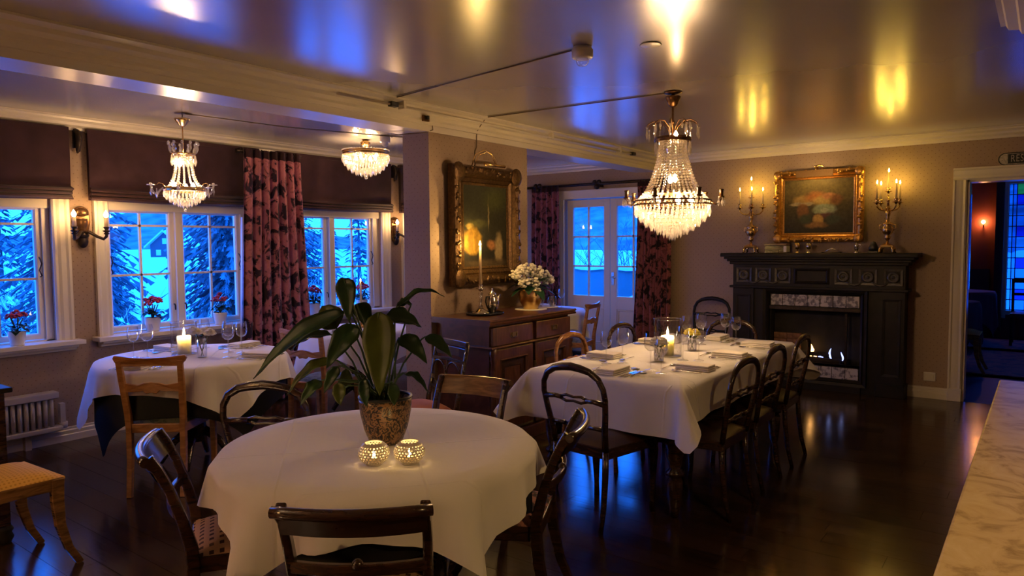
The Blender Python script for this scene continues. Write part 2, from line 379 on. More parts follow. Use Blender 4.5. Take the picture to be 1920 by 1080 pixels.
# windows
CAS = [(0,0),(0,.012),(.012,.022),(.03,.018),(.05,.026),(.085,.026),(.1,.036),(.118,.036),(.118,0)]
def window(i, hole, sashes):
    h0, h1 = hole; w = struct('window_%d' % i, None, None, 'white painted casement window with six-pane sashes')
    yc = (h0+h1)/2; m = MB()
    for side, y, u in ((0, h0, -1), (1, h1, 1)): m.mould(CAS, (XW,y,.79), (XW,y,WZ1), (0,u,0), (1,0,0))
    m.mould(CAS, (XW,h0-.118,WZ1), (XW,h1+.118,WZ1), (0,0,1), (1,0,0))
    part('casing', m, PAINT, w)
    m = MB().box(XW-.16, -5.93, h0-.16, h1+.16, .755, .79); m.mould([(0,0),(.1,0),(.095,-.02),(.06,-.03),(.055,-.045),(0,-.05)], (XW,h0-.12,.755), (XW,h1+.12,.755), (1,0,0), (0,0,1))
    part('sill', m, PAINT, w, bevel=.005)
    m = MB(); x0, x1 = -6.20, -6.10     # fixed frame
    m.box(x0, x1, h0, sashes[0][0]-.03, .79, WZ1); m.box(x0, x1, sashes[1][1]+.045, h1, .79, WZ1)
    ym = (sashes[0][1]+sashes[1][0])/2; m.box(x0, x1+.015, ym-.025, ym+.025, .79, WZ1)
    m.box(x0, x1, h0, h1, .775, .80); m.box(x0, -6.075, h0, h1, 1.80, WZ1)
    part('fixed_frame', m, PAINT, w)
    for k, (a, b) in enumerate(sashes):
        s = part('sash', MB().frame(b-a, .935, [(0,-.02),(.045,-.02),(.045,.02),(.012,.02),(0,.008)], (-6.14,(a+b)/2,1.3175), (0,1,0), (0,0,1), (1,0,0)), PAINT, w)
        zs = [.85, 1.267, 1.68, 1.785]; ycs = [a, (a+b)/2, b]
        mm = MB()
        for z in zs[1:3]: mm.box(-6.15, -6.128, a, b, z-.009, z+.009)
        mm.box(-6.15, -6.128, ycs[1]-.009, ycs[1]+.009, .85, 1.785); part('muntin', mm, PAINT, s)
        for q in range(2):
            for z0, z1 in zip(zs, zs[1:]): part('pane', MB().box(-6.1415, -6.1385, ycs[q]+.009, ycs[q+1]-.009, z0+.009, z1-.009), PANE, s)
        yl = b+.02 if k == 0 else a-.02; yh = a-.015 if k == 0 else b+.02
        part('latch', MB().tube([(-6.11,yl,1.00),(-6.095,yl,1.0),(-6.085,yl,.985),(-6.085,yl,.95)], .006, 6), IRON, s)
        part('stay', MB().tube([(-6.11,yh,1.43),(-6.095,yh,1.42),(-6.09,yh+.01,1.38),(-6.095,yh-.006,1.33),(-6.09,yh+.008,1.29),(-6.10,yh,1.28)], .005, 6), IRON, s)
for i, (h, s) in enumerate(WINS): window(i+1, h, s)

# balcony double door
d1 = struct('door_1', None, None, 'white double balcony door with glazed upper halves')
m = MB(); m.mould(CAS, (FD[0],YE,0), (FD[0],YE,2.06), (-1,0,0), (0,-1,0)); m.mould(CAS, (FD[1],YE,0), (FD[1],YE,2.06), (1,0,0), (0,-1,0))
m.box(FD[0]-.30, FD[1]+.14, YE-.05, YE, 2.06, 2.155); m.box(FD[0]-.31, FD[1]+.15, YE-.065, YE, 2.15, 2.165); part('casing', m, PAINT, d1)
part('threshold', MB().box(FD[0], FD[1], YE-.04, YE+.16, -.01, .11), BLACKWOOD, d1)
for k, (a, b) in enumerate(((-4.955,-4.335),(-4.325,-3.705))):
    y0, y1 = YE+.04, YE+.085
    m = MB(); ga, gb = a+.085, b-.085; g0, g1 = .84, 1.955
    m.box(a, ga, y0, y1, .115, 2.05); m.box(gb, b, y0, y1, .115, 2.05); m.box(ga, gb, y0, y1, g1, 2.05); m.box(ga, gb, y0, y1, .68, g0); m.box(ga, gb, y0, y1, .115, .24)
    lf = part('door_leaf', m, PAINT, d1, bevel=.004)
    m = MB().box(ga, gb, y0+.018, y1-.01, .24, .68); m.frame(gb-ga-.05, .39, [(0,0),(.025,.0),(.025,.006),(.012,.014),(0,.01)], ((ga+gb)/2, y0+.018, .46), (1,0,0), (0,0,1), (0,-1,0)); part('panel', m, PAINT, lf)
    zs = [g0, g0+(g1-g0)/3, g0+2*(g1-g0)/3, g1]; xs = [ga, (ga+gb)/2, gb]; mm = MB()
    for z in zs[1:3]: mm.box(ga, gb, y0+.008, y1-.01, z-.010, z+.010)
    mm.box(xs[1]-.010, xs[1]+.010, y0+.008, y1-.01, g0, g1); part('muntin', mm, PAINT, lf)
    for q in range(2):
        for z0, z1 in zip(zs, zs[1:]): part('pane', MB().box(xs[q]+.010, xs[q+1]-.010, y0+.02, y0+.024, z0+.010, z1-.010), PANE, lf)
    if k == 1:
        part('door_handle', MB().tube([(a+.035,y0-.005,1.08),(a+.035,y0-.05,1.08),(a+.035,y0-.055,1.08),(a+.10,y0-.055,1.075)], .009, 8).box(a+.018, a+.052, y0-.008, y0, .98, 1.14), SILVER, lf)
# doorway to the next dining room
d2 = struct('door_2', None, None, 'cream painted doorway casing to the next dining room')
m = MB(); DC = [(0,0),(0,.02),(.012,.03),(.03,.024),(.05,.028),(.085,.03),(.095,.04),(.11,.04),(.11,0)]
m.mould(DC, (DD[0],YE,.11), (DD[0],YE,2.05), (-1,0,0), (0,-1,0)); m.mould(DC, (DD[1],YE,.11), (DD[1],YE,2.05), (1,0,0), (0,-1,0)); m.mould(DC, (DD[0]-.11,YE,2.05), (DD[1]+.11,YE,2.05), (0,0,1), (0,-1,0))
part('casing', m, PAINT, d2)
m = MB(); m.box(DD[0]-.112, DD[0]+.002, YE-.045, YE, 0, .12); m.box(DD[1]-.002, DD[1]+.112, YE-.045, YE, 0, .12); part('plinth_block', m, PAINT, d2, bevel=.004)
m = MB(); m.box(DD[0], DD[0]+.02, YE, YE+.2, 0, 2.05); m.box(DD[1]-.02, DD[1], YE, YE+.2, 0, 2.05); m.box(DD[0], DD[1], YE, YE+.2, 2.03, 2.05); part('jamb', m, PAINT, d2)

# ================================================================== outdoors: snow, trees, house
SNOW = pm('blue_white_snow', (.58,.64,.74), .8, spec=.2, bump=.3, bs=2)
FIRM = pm('haze_paled_spruce_needles', (.13,.17,.19), .9, spec=.1, var=.45, vs=3)  # needles paled towards blue, putting the outdoor haze into their colour
BARK = pm('grey_frosted_bark', (.12,.13,.15), .9, spec=.1, var=.4, vs=8)
FROST = pm('snow_laden_twigs', (.62,.68,.75), .9, spec=.1, var=.25, vs=8)
HOUSEM = pm('dark_red_boards', (.10,.07,.075), .8)
HILLM = pm('wooded_snowy_hillside', (.12,.16,.20), .95, spec=.1, var=.5, vs=.09)
DECKM = pm('painted_balcony_boards', (.13,.20,.21), .7)
m = MB()
def gz(x, y): return -1.3+.25*sin(x*.21)*cos(y*.17)+max(0, -x-30)*.005
m.grid(lambda u, v: ((-6.3-u**2*330), (-120+v*330), gz(-6.3-u**2*330, -120+v*330) if u > .05 else -1.6), 40, 40)
m.grid(lambda u, v: ((-6.3+u*60), 8.1+v**2*250, -1.4+.2*sin(u*20)*v), 12, 24)
tag(obj('snow_ground', m.mesh('snow_ground', SNOW)), 'blue-white snow covering the garden outside', 'snow', kind='structure')
m = MB()
m.grid(lambda u, v: (-330-v*160, -260+u*620, -2+v*(18+10*sin(u*9)+7*sin(u*23+1))), 50, 6)
m.grid(lambda u, v: (-260+u*420, 235+v*120, -2+v*(30+9*sin(u*11))), 40, 6)
tag(obj('hillside', m.mesh('hillside', HILLM)), 'snowy wooded hillside rising beyond the garden', 'hill', kind='structure')

def spruce(loc, h, rad, seed, label):
    R = random.Random(seed); t = thing('spruce_tree', label, 'tree', loc, R.random()*6, 'spruces outside the windows')
    part('trunk', MB().tube([(0,0,0),(0,0,h*.5),(0,0,h)], [h*.016,h*.011,.01], 7), BARK, t)
    m = MB(); nl = 58
    for k in range(nl):
        f = k/(nl-1); z = h*(.06+.92*f); rr = rad*(1-f)**.8*(.85+.3*R.random())+.04
        for j in range(17):
            a = 2*pi*(j+R.random()*.9)/17; q = rr*(.75+.4*R.random()); dr = q*(.35+.2*R.random())
            d = Vector((cos(a), sin(a), 0)); s_ = Vector((-sin(a), cos(a), 0)); w = q*(.045+.05*R.random())
            c0 = Vector((0,0,z)); 
            for u in range(9):
                k0 = .08+.10*u+.05*R.random(); k1 = k0+.09+.05*R.random(); p = c0+d*q*k0-Vector((0,0,dr*k0**1.3)); e = c0+d*q*k1+s_*R.uniform(-.06,.06)*q-Vector((0,0,dr*k1**1.3+R.uniform(.0,.10)*q))
                ww = w*(1.15-.10*u)*R.uniform(.6,1.3)
                m.add([p, p+s_*ww+d*q*.16-Vector((0,0,.10*q)), e, p-s_*ww+d*q*.16-Vector((0,0,.10*q))], [(0,1,2),(0,2,3)])
    part('foliage', m, FIRM, t, kind='stuff'); return t
for (x, y, h, r_, s_, lb) in ((-11.5,4.55,7.5,1.1,1,'tall spruce just outside the window with the crystal chandelier'), (-14,8.6,8.5,1.5,2,'broad spruce outside the balcony-side window'), (-19,13.5,9,1.6,3,'dark spruce standing behind the broad spruce'),
        (-13,1.2,6.5,1.3,4,'spruce outside the window above the radiator'), (-34,22,10,2,5,'spruce by the far garden edge'), (-32,14.0,4.5,.9,6,'small spruce in front of the distant house')):
    spruce((x,y,-1.4), h, r_, s_, lb)
def hedge_tree(loc, h, rad, seed, label):
    R = random.Random(seed); t = thing('hedge_conifer', label, 'tree', loc, 0, 'conifers at the far edge of the garden')
    part('trunk', MB().tube([(0,0,0),(0,0,h)], [h*.02,.01], 6), BARK, t); m = MB()
    for k in range(420):
        f = R.random()**1.3; a = R.random()*6.283; q = rad*(1-f)**.7*R.uniform(.55,1); z = h*(.03+.95*f); d = Vector((cos(a),sin(a),0)); s_ = Vector((-sin(a),cos(a),0)); p = d*q+Vector((0,0,z)); w = .08+.10*R.random()
        m.add([p-d*w, p+s_*w*.7-Vector((0,0,.05)), p+d*w*1.4-Vector((0,0,.16)), p-s_*w*.7-Vector((0,0,.05))], [(0,1,2,3)])
    part('foliage', m, FIRM, t, kind='stuff')
for i, k in enumerate((.265,.315,.365,.41)): hedge_tree((-23-2.6*(i % 2), (23+2.6*(i % 2))*k, -1.4), 4.2+.6*(i % 3), 1.0, 40+i, ['shortest','slender','bushy','tallest'][i]+' dark conifer far outside the window above the radiator')
for i, k in enumerate((.60,.665,.73,.80,.87,.95)): hedge_tree((-22-2.6*(i % 2), (22+2.6*(i % 2))*k, -1.4), 4.6+.7*(i % 3), 1.0, 50+i, ['first','second','third','fourth','fifth','sixth'][i]+' dark conifer of the row past the rose curtain, counted toward the balcony')
def shrub(loc, h, seed, label, n0=9, mat=None):
    R = random.Random(seed); m = MB()
    def br(p, d, L_, r_, lv):
        if lv == 0 or L_ < .05: return
        pts = [p]; 
        for i in range(3):
            d = (d+Vector((R.uniform(-.3,.3), R.uniform(-.3,.3), R.uniform(-.12,.18)))).normalized(); p = p+d*L_/3; pts.append(p)
        m.tube(pts, [r_, r_*.85, r_*.7, r_*.55], 3, smooth=False)
        for i in range(3 if lv > 1 else 0): br(pts[R.choice((1,2,3))], (d+Vector((R.uniform(-1,1), R.uniform(-1,1), R.uniform(-.3,.5)))).normalized(), L_*.62, r_*.55, lv-1)
    for i in range(n0):
        a = R.random()*6.28; br(Vector((0,0,0)), Vector((cos(a)*.4, sin(a)*.4, 1)).normalized(), h*.5, h*.008, 4)
    k = .34*h; m.v = [(max(-k, min(k, v[0])), max(-k, min(k, v[1])), v[2]) for v in m.v]
    return single('bare_shrub', m, mat or BARK, label, 'shrub', loc, 0, 'bare shrubs outside')
_taken = [(x, y, r_*1.2) for x, y, r_ in ((-11.5,4.55,1.1),(-14,8.6,1.5),(-19,13.5,1.6),(-13,1.2,1.3),(-30,17.5,2),(-24,4.2,1.6))]
_R = random.Random(31); _n = 0; _used = {}
for _ in range(3000):
    if _n >= 26: break
    x = -_R.uniform(7.6, 16.0); kk = _R.choice((_R.uniform(.29,.38), _R.uniform(.43,.64), _R.uniform(.70,.92))); y = -x*kk; h = _R.uniform(1.7, 4.2); q = .34*h
    if x+q > -6.5 or any(abs(x-u) < q+w and abs(y-v) < q+w for u, v, w in _taken): continue
    lb = '%s %s bare shrub %s outside the %s' % ('tall' if h > 3 else 'low', 'snow-laden' if (_n+1) % 4 else 'dark', 'close' if x > -10 else ('far' if x < -13 else 'some way'), 'window above the radiator' if kk < .4 else ('window behind the bay table' if kk < .66 else 'window past the rose curtain'))
    if lb in _used: continue
    _used[lb] = 1; _taken.append((x, y, q)); _n += 1
    shrub((x,y,-1.4), h, 100+_n, lb, 11, FROST if _n % 4 else BARK)
for i, (x, y, h, lb) in enumerate(((-7.8,14.4,3.6,'dark bare tree beyond the parapet toward the garden'), (-5.6,18.4,3.6,'dark bare tree far beyond the parapet'), (-5.2,14.0,3.0,'dark low shrub close behind the parapet'), (-9.9,19,4,'dark bare tree at the far edge beyond the parapet'))):
    shrub((x,y,-1.4), h, 20+i, lb)
# distant house
hs = thing('house', 'dark gabled wooden house with snowy roof far outside', 'house', (-150,79,-.9), RAD(28))
part('wall', MB().box(-3.4,3.4,-3,3,-3,3.0).add([(-3.4,-3,3),(3.4,-3,3),(0,-3,5.6),(-3.4,3,3),(3.4,3,3),(0,3,5.6)],[(0,1,2),(5,4,3)]), HOUSEM, hs)
m = MB()
for sx in (-1,1): m.add([(0,-3.8,6.0),(0,3.8,6.0),(sx*4.4,3.8,2.5),(sx*4.4,-3.8,2.5),(0,-3.8,5.6),(0,3.8,5.6),(sx*4.4,3.8,2.1),(sx*4.4,-3.8,2.1)],[(0,1,2,3),(7,6,5,4),(0,3,7,4),(1,2,6,5),(2,3,7,6)])
part('roof', m, SNOW, hs)
for x, z in ((-1.5,1.2),(1.5,1.2),(0,3.6)): part('window', MB().box(x-.55,x+.55,-3.08,-2.98,z-.6,z+.6), SNOW, hs)
part('balcony', MB().box(-2.6,2.6,-4.2,-3,-.2,.1), SNOW, hs)
# balcony beyond the double door
wb = struct('wall_balcony', MB().box(-7.5,-2.7,10.4,10.5,-1.4,1.06).box(-2.75,-2.65,8.0,10.5,-1.4,1.06), DECKM, 'grey green balcony parapet')
tag(obj('balcony_floor', MB().box(-7.5,-2.7,7.97,10.4,-.3,-.06).mesh('balcony_floor', SNOW)), 'snow covered balcony floor', 'floor', kind='structure')
m = MB().grid(lambda u, v: (-7.5+4.8*u, 10.36+.18*v, 1.06+.07*sin(pi*v)+.015*sin(u*40)), 40, 5); part('snow_ridge', m, SNOW, wb, label='ridge of snow on the parapet')
t = thing('garden_table', 'snow-laden garden table on the balcony', 'table', (-4.35,9.35,-.06))
part('tabletop', MB().box(-.55,.55,-.35,.35,.66,.70), DECKM, t)
for sx in (-1,1):
    for sy in (-1,1): part('leg', MB().box(sx*.48-.03,sx*.48+.03,sy*.28-.03,sy*.28+.03,0,.66), DECKM, t)
m = MB(); m.grid(lambda u, v: (-.55+1.1*u, -.35+.7*v, .703+.16*(sin(pi*u)*sin(pi*v))**.5+.01*sin(u*17)), 16, 10); single('snow_heap', m, SNOW, 'rounded heap of snow on the garden table', 'snow', (-4.35,9.35,-.06))
m = MB().sphere((0,0,0), (.33,.22,.2), 12, 8); single('snow_mound', m, SNOW, 'snow mound on the wooden balcony box', 'snow', (-3.95,10.0,.745))
m = MB().box(-.3,.3,-.2,.2,0,.6); single('balcony_box', m, DECKM, 'wooden box under the snow mound', 'box', (-3.95,10.0,-.06), bevel=.01)

# ================================================================== window dressing
def blind(y0, y1, label, z0=1.87, z1=2.42):
    t = thing('roman_blind', label, 'blind', (XW,0,0), 0, 'roman blinds')
    def prof(v): # x offset and z along the height with gathered folds at the bottom
        if v < .62: return .055+.008*sin(v*5), z1-(z1-z0-.10)*v/.62
        w = (v-.62)/.38; return .06+.022*abs(sin(w*pi*3)), z0+.10-.10*w
    m = MB()
    m.grid(lambda u, v: (prof(v)[0]+.006*sin(u*9+v*4), y0+(y1-y0)*u+(.012*sin(v*20) if u in (0,1) and v > .62 else 0), prof(v)[1]-.012*sin(pi*u)*(v > .6)), 20, 34)
    m.grid(lambda u, v: (.03, y0+(y1-y0)*u, z1-(z1-z0)*v), 1, 1)
    part('fabric', m, BLINDM, t)
    part('head_rail', MB().box(.01,.06,y0,y1,z1-.03,z1), BLINDM, t)
    fold = MB()
    for k in range(3): fold.tube([(.072+.004*k, y0+.004, z0+.02+.028*k),(.076, (y0+y1)/2, z0+.01+.028*k),(.072+.004*k, y1-.004, z0+.02+.028*k)], [(.012,.016)]*3, 8)
    part('fold', fold, BLINDM, t); return t
blind(.9, 2.375, 'dark plum roman blind over the window above the radiator')
blind(2.505, 4.02, 'dark plum roman blind behind the small crystal chandelier')
blind(4.22, 5.72, 'dark plum roman blind behind the round crystal ceiling light')
blind(5.86, 7.3, 'dark plum roman blind half hidden behind the wallpapered pier')
for y, lb in ((2.44,'dark blind bracket above the two-arm sconce near the radiator'), (5.79,'dark blind bracket above the sconce beside the pier')):
    single('rail_bracket', MB().tube([(0,0,.10),(.05,0,.08),(.07,0,.02),(.045,0,-.06),(.03,0,-.08)], [.018,.022,.024,.018,.006], 8).box(0,.02,-.02,.02,-.04,.12), IRON, lb, 'bracket', (XW,y,2.31))

def curtain(name, mat, loc, rz, w_top, w_bot, z0, z1, npl, label, seed, lining=True):
    t = thing(name, label, 'curtain', loc, rz); R = random.Random(seed); ph = [R.random()*6 for _ in range(4)]
    def f(u, v):
        w = w_top+(w_bot-w_top)*v**1.2; a = .022+.03*v
        x = (u-.5)*w+.012*sin(v*3+ph[0])+.02*v*sin(u*5+ph[1]); y = a*sin(u*npl*2*pi+.6*sin(v*2.5+ph[2]))+.012*sin(u*npl*4*pi+ph[3])
        return (x, y, z1+(z0-z1)*v)
    m = MB().grid(f, npl*12, 24); part('fabric', m, mat, t)
    h = MB().grid(lambda u, v: (lambda p: (p[0], p[1]*1.15-.004, z1+.045-.075*v+.006*sin(u*npl*6*pi)))(f(u, 0)), npl*12, 3); part('heading', h, BLINDM, t)
    if lining:
        part('lining', MB().grid(lambda u, v: (lambda p: (p[0]-.012-.015*u, p[1]+.03-.05*u, p[2]))(f(0, .25+.7*v)), 2, 16), LINEN, t, label='white lining along the edge')
    return t
# local x -> world along wall
curtain('floral_curtain', CURTM, (-5.90,4.09,0), RAD(90), .62, .80, .03, 2.345, 7, 'long dusky rose floral curtain hanging between two windows', 3)
curtain('floral_curtain', CURTM2, (-5.16,7.63,0), 0, .42, .44, .03, 2.19, 5, 'rose floral curtain beside the balcony door, behind the white flowers', 5, False)
curtain('floral_curtain', CURTM2, (-3.67,7.63,0), 0, .42, .50, .03, 2.19, 6, 'dark rose floral curtain between balcony door and fireplace', 8, False)
t = thing('curtain_rod', 'black curtain rod with finial above the balcony door', 'curtain rod', (0,0,0))
part('rod', MB().tube([(-5.48,7.63,2.225),(-3.50,7.63,2.225)], .017, 10), IRON, t)
for x in (-5.5,-3.48): part('finial', MB().sphere((x,7.63,2.225), (.04,.028,.028), 10, 6), IRON, t)
for x in (-4.42,-5.3): part('bracket', MB().box(x-.02,x+.02,7.62,7.76,2.19,2.25).sphere((x-.03,7.63,2.245), .03, 8, 6).sphere((x+.03,7.63,2.245), .03, 8, 6).sphere((x,7.63,2.19), .035, 8, 6), IRON, t)
t = thing('curtain_rod', 'black curtain rod above the long rose curtain', 'curtain rod', (0,0,0))
part('rod', MB().tube([(-5.93,3.74,2.375),(-5.93,4.44,2.375)], .012, 8), IRON, t)
for y in (3.78,4.4): part('bracket', MB().box(-6.06,-5.92,y-.012,y+.012,2.36,2.395), IRON, t)
part('ring', (lambda m: [m.tube([(-5.93+.022*cos(a),3.8+.05*k,2.375+.022*sin(a)) for a in [2*pi*q/8 for q in range(8)]], .005, 5, True) for k in range(13)] and m)(MB()), IRON, t)

# ================================================================== lamps
bulb_m = MB().lathe([(0,0),(.008,.002),(.0145,.014),(.014,.026),(.006,.042),(0,.05)], 10).mesh('bulb', BULB)
SB = emit('sconce_bulb', (1,.56,.22), 125)
sbulb_m = MB().lathe([(0,0),(.009,.002),(.0165,.016),(.0155,.028),(.006,.046),(0,.056)], 10).mesh('bulb', SB)
flame2_m = MB().lathe([(0,0),(.0050,.004),(.0070,.011),(.004,.026),(0,.036)], 8).mesh('flame', emit('electric_candle_flame', (1,.60,.09), 170))
flame3_m = MB().lathe([(0,0),(.0055,.005),(.0075,.013),(.0042,.030),(0,.042)], 8).mesh('flame', emit('bright_taper_flame', (1,.60,.18), 1700))
flame4_m = MB().lathe([(0,0),(.0045,.004),(.0062,.011),(.0035,.024),(0,.034)], 8).mesh('flame', emit('pillar_candle_flame', (1,.62,.24), 220))
flame_m = MB().lathe([(0,0),(.0045,.004),(.0062,.011),(.0035,.024),(0,.034)], 8).mesh('flame', FLAME)
def sconce(y, label):
    t = thing('wall_sconce', label, 'wall lamp', (XW,y,1.67))
    pl = MB(); poly = [(cos(a)*.062, .10+sin(a)*.05) for a in [pi*k/10 for k in range(11)]]+[(-.07,.03),(-.05,-.06),(-.045,-.12),(0,-.155),(.045,-.12),(.05,-.06),(.07,.03)]
    pl.prism(poly, lambda u, v, s: (.008+.022*s, u*(1-.12*s), v)); part('backplate', pl, BRONZE, t, bevel=.006)
    part('rosette', MB().sphere((.03,0,.105), (.018,.052,.036), 10, 6).tube([(.034,-.045+.03*k,.085+.012*((k*7) % 3)) for k in range(4)], .008, 6), BRONZE, t)
    part('urn', MB().lathe([(0,-.05),(.028,-.045),(.022,-.03),(.034,0),(.04,.03),(.036,.05),(.042,.055),(0,.058)], 12, (.035,0,0)), BRONZE, t)
    part('tail', MB().sphere((.035,0,-.125), (.03,.038,.05), 10, 6).sphere((.04,0,-.075), (.032,.045,.03), 10, 6), IRON, t)
    for s_ in (-1,1):
        yy = s_*.115; a = part('arm', MB().tube([(.04,0,-.06),(.08,s_*.03,-.05),(.12,s_*.07,-.085),(.15,s_*.105,-.105),(.175,yy,-.085),(.18,yy,-.06)], [.014,.013,.012,.012,.011,.012], 8).lathe([(0,-.075),(.024,-.065),(.012,-.055),(.026,-.045),(.03,-.04),(.012,-.035),(.018,-.02),(.024,-.014),(.014,-.01),(0,-.01)], 10, (.18,yy,0)), IRON, t)
        part('candle_sleeve', MB().lathe([(0,-.01),(.0145,-.01),(.0145,.062),(0,.062)], 10, (.18,yy,0)), WAX, a)
        part('bulb', sbulb_m, None, a, (.18,yy,.062))
    return t
sconce(2.45, 'bronze two-arm wall sconce above the radiator side of the window')
sconce(5.80, 'bronze two-arm wall sconce beside the wallpapered pier')

def drop_mesh(h, w, name='crystal_drop'): return MB().lathe([(0,0),(w*.22,-.06*h),(w*.18,-.16*h),(w*.5,-.62*h),(0,-h)], 6, smooth=False).mesh(name, CRYSTAL)
def bead_strand(pts, r):
    m = MB()
    for p in pts: m.sphere(p, r, 6, 4, smooth=False)
    return m
def torus(R, r, z, n=36, k=8): return MB().tube([(R*cos(2*pi*i/n), R*sin(2*pi*i/n), z) for i in range(n)], r, k, True)
def ring_of(mesh, name, n, R, z, parent, ph=0.0, tilt=0.0):
    for i in range(n):
        a = 2*pi*i/n+ph; part(name, mesh, None, parent, (R*cos(a), R*sin(a), z), (0, tilt, a))
# ---- main chandelier
c = thing('chandelier', 'large bell-shaped crystal chandelier over the long dining table', 'chandelier', (-2.018,4.487,2.5))
part('ceiling_plate', MB().lathe([(0,0),(.055,0),(.06,-.008),(.03,-.016),(0,-.016)], 24), BRONZE, c)
part('canopy', MB().lathe([(.012,-.016),(.012,-.028),(.05,-.032),(.052,-.04),(.026,-.096),(.014,-.10),(0,-.10)], 24), BRONZE, c)
part('stem', MB().tube([(0,0,-.10),(0,0,-.20),(0,0,-.34)], [.007,.006,.012], 8).sphere((0,0,-.2), .014, 8, 6), BRONZE, c)
d8 = drop_mesh(.085, .018); d6 = drop_mesh(.06, .016); d9 = drop_mesh(.10, .017)
for i in range(10):
    a = 2*pi*i/10; ar = part('fountain_arm', MB().tube([(.01,0,-.30),(.035,0,-.235),(.08,0,-.195),(.13,0,-.195),(.165,0,-.215),(.172,0,-.235)], .004, 6), BRONZE, c, (0,0,0), (0,0,a))
    part('crystal_drop', d8, None, ar, (.172,0,-.238)); part('crystal_drop', d6, None, ar, (.12,0,-.20)); part('bead', bead_strand([(.172,0,-.236)], .009), CRYSTAL, ar)
part('crown_ring', torus(.115, .009, -.315).lathe([(.11,-.33),(.118,-.33),(.118,-.30),(.11,-.30)], 36), BRONZE, c)
ring_of(d9, 'crystal_drop', 22, .117, -.325, c)
prof = [(.082,-.325),(.086,-.36),(.092,-.40),(.10,-.44),(.112,-.49),(.126,-.54),(.144,-.59),(.166,-.635),(.192,-.675),(.22,-.705),(.243,-.722)]
def along(prof, step):
    out = []; carry = 0.0
    for (r_a, z_a), (r_b, z_b) in zip(prof, prof[1:]):
        L_ = sqrt((r_b-r_a)**2+(z_b-z_a)**2); s_ = carry
        while s_ < L_: q = s_/L_; out.append((r_a+(r_b-r_a)*q, 0, z_a+(z_b-z_a)*q)); s_ += step
        carry = s_-L_
    return out
strand_m = bead_strand(along(prof, .0195), .0088).mesh('crystal_strand', CRYSTAL)
ring_of(strand_m, 'crystal_strand', 34, 0, 0, c)
band = MB()
for i in range(36):
    a = 2*pi*i/36; band.tube([(.25*cos(a)+.011*cos(b)*sin(a), .25*sin(a)-.011*cos(b)*cos(a), -.732+.011*sin(b)) for b in [2*pi*q/6 for q in range(6)]], .003, 4, True)
part('openwork_band', band, BRONZE, c); part('bowl_ring', torus(.25, .006, -.72, 48).tube([(.25*cos(2*pi*i/48), .25*sin(2*pi*i/48), -.746) for i in range(48)], .005, 6, True), BRONZE, c)
for i in range(7):
    a = 2*pi*i/7+.3; ar = part('arm', MB().tube([(.25,0,-.735),(.28,0,-.75),(.305,0,-.74),(.315,0,-.715)], .006, 6).lathe([(0,-.715),(.016,-.71),(.022,-.70),(.012,-.695),(.013,-.66),(.018,-.655),(.010,-.65),(0,-.65)], 10, (.315,0,0)), BRONZE, c, (0,0,0), (0,0,a))
    for k in range(5): b = 2*pi*k/5; part('crystal_drop', d6, None, ar, (.315+.022*cos(b), .022*sin(b), -.705))
R_ = .243; z_ = -.745; tiers = [(.243,50,-.748,.085),(.213,42,-.783,.085),(.178,34,-.815,.082),(.14,26,-.842,.08),(.10,18,-.866,.075),(.058,10,-.888,.07),(.018,4,-.905,.06)]
tm = drop_mesh(.085, .021)
for k, (rr, n, z, h) in enumerate(tiers):
    ring_of(tm, 'crystal_drop', n, rr, z, c, ph=.03*k)
    part('tier_ring', torus(rr, .003, z+.002, 30, 5), BRONZE, c)
part('finial', MB().sphere((0,0,-.955), .015, 8, 6), CRYSTAL, c)
for i in range(5): a = 2*pi*i/5+.4; part('bulb', bulb_m, None, c, (.12*cos(a), .12*sin(a), -.74))
part('bulb', sbulb_m, None, c, (.06,-.085,-.325)); part('added_reflector_disc', MB().lathe([(0,-.668),(.165,-.676),(.165,-.672),(0,-.664)], 32), BRASS, c)  # unseen disc added to keep bulb glare off the ceiling and reflect light down
for k in (0,1): part('bulb', sbulb_m, None, c, (.03-.06*k,-.03+.06*k,-.60))  # extra bulbs added so the bell still glows above the disc
BULB2 = emit('dim_warm_bulb', (1,.62,.30), 340); bulb2_m = bulb_m.copy(); bulb2_m.materials[0] = BULB2
BULB3 = emit('mid_warm_bulb', (1,.62,.30), 340); bulb3_m = bulb_m.copy(); bulb3_m.materials[0] = BULB3
# ---- small bay chandelier
c = thing('chandelier', 'small crystal chandelier with glass arms hanging near the windows', 'chandelier', (-5.218,2.848,2.5))
part('ceiling_hook', MB().tube([(0,0,0),(.006,0,-.02),(0,0,-.045)], .004, 6), IRON, c)
part('canopy', MB().lathe([(0,-.04),(.055,-.042),(.058,-.05),(.05,-.058),(.02,-.095),(.012,-.10),(0,-.10)], 20), BRASS, c)
part('chain', MB().tube([(0,0,-.10),(0,0,-.31)], .005, 6), BRASS, c)
dd = drop_mesh(.075, .019); ds = drop_mesh(.05, .015)
part('crown_ring', torus(.082, .006, -.305).tube([(.078*cos(2*pi*i/30), .078*sin(2*pi*i/30), -.31) for i in range(30)], .005, 6, True), BRASS, c)
for i in range(11):
    a = 2*pi*i/11; part('crown_crystal', MB().lathe([(0,.09),(.010,.082),(.012,.072),(.005,.064),(.010,.045),(.012,.03),(.004,0),(0,0)], 6, smooth=False), CRYSTAL, c, (.088*cos(a), .088*sin(a), -.30), (0,RAD(12),a))
ring_of(drop_mesh(.085,.020), 'crystal_drop', 18, .083, -.312, c)
prof = [(.055,-.33),(.06,-.40),(.068,-.45),(.082,-.50),(.10,-.535),(.13,-.562)]
sm = bead_strand(along(prof, .018), .0085).mesh('crystal_strand', CRYSTAL); ring_of(sm, 'crystal_strand', 12, 0, 0, c)
part('bowl_ring', torus(.143, .007, -.57, 40).lathe([(.138,-.585),(.146,-.585),(.146,-.555),(.138,-.555)], 40), BRASS, c)
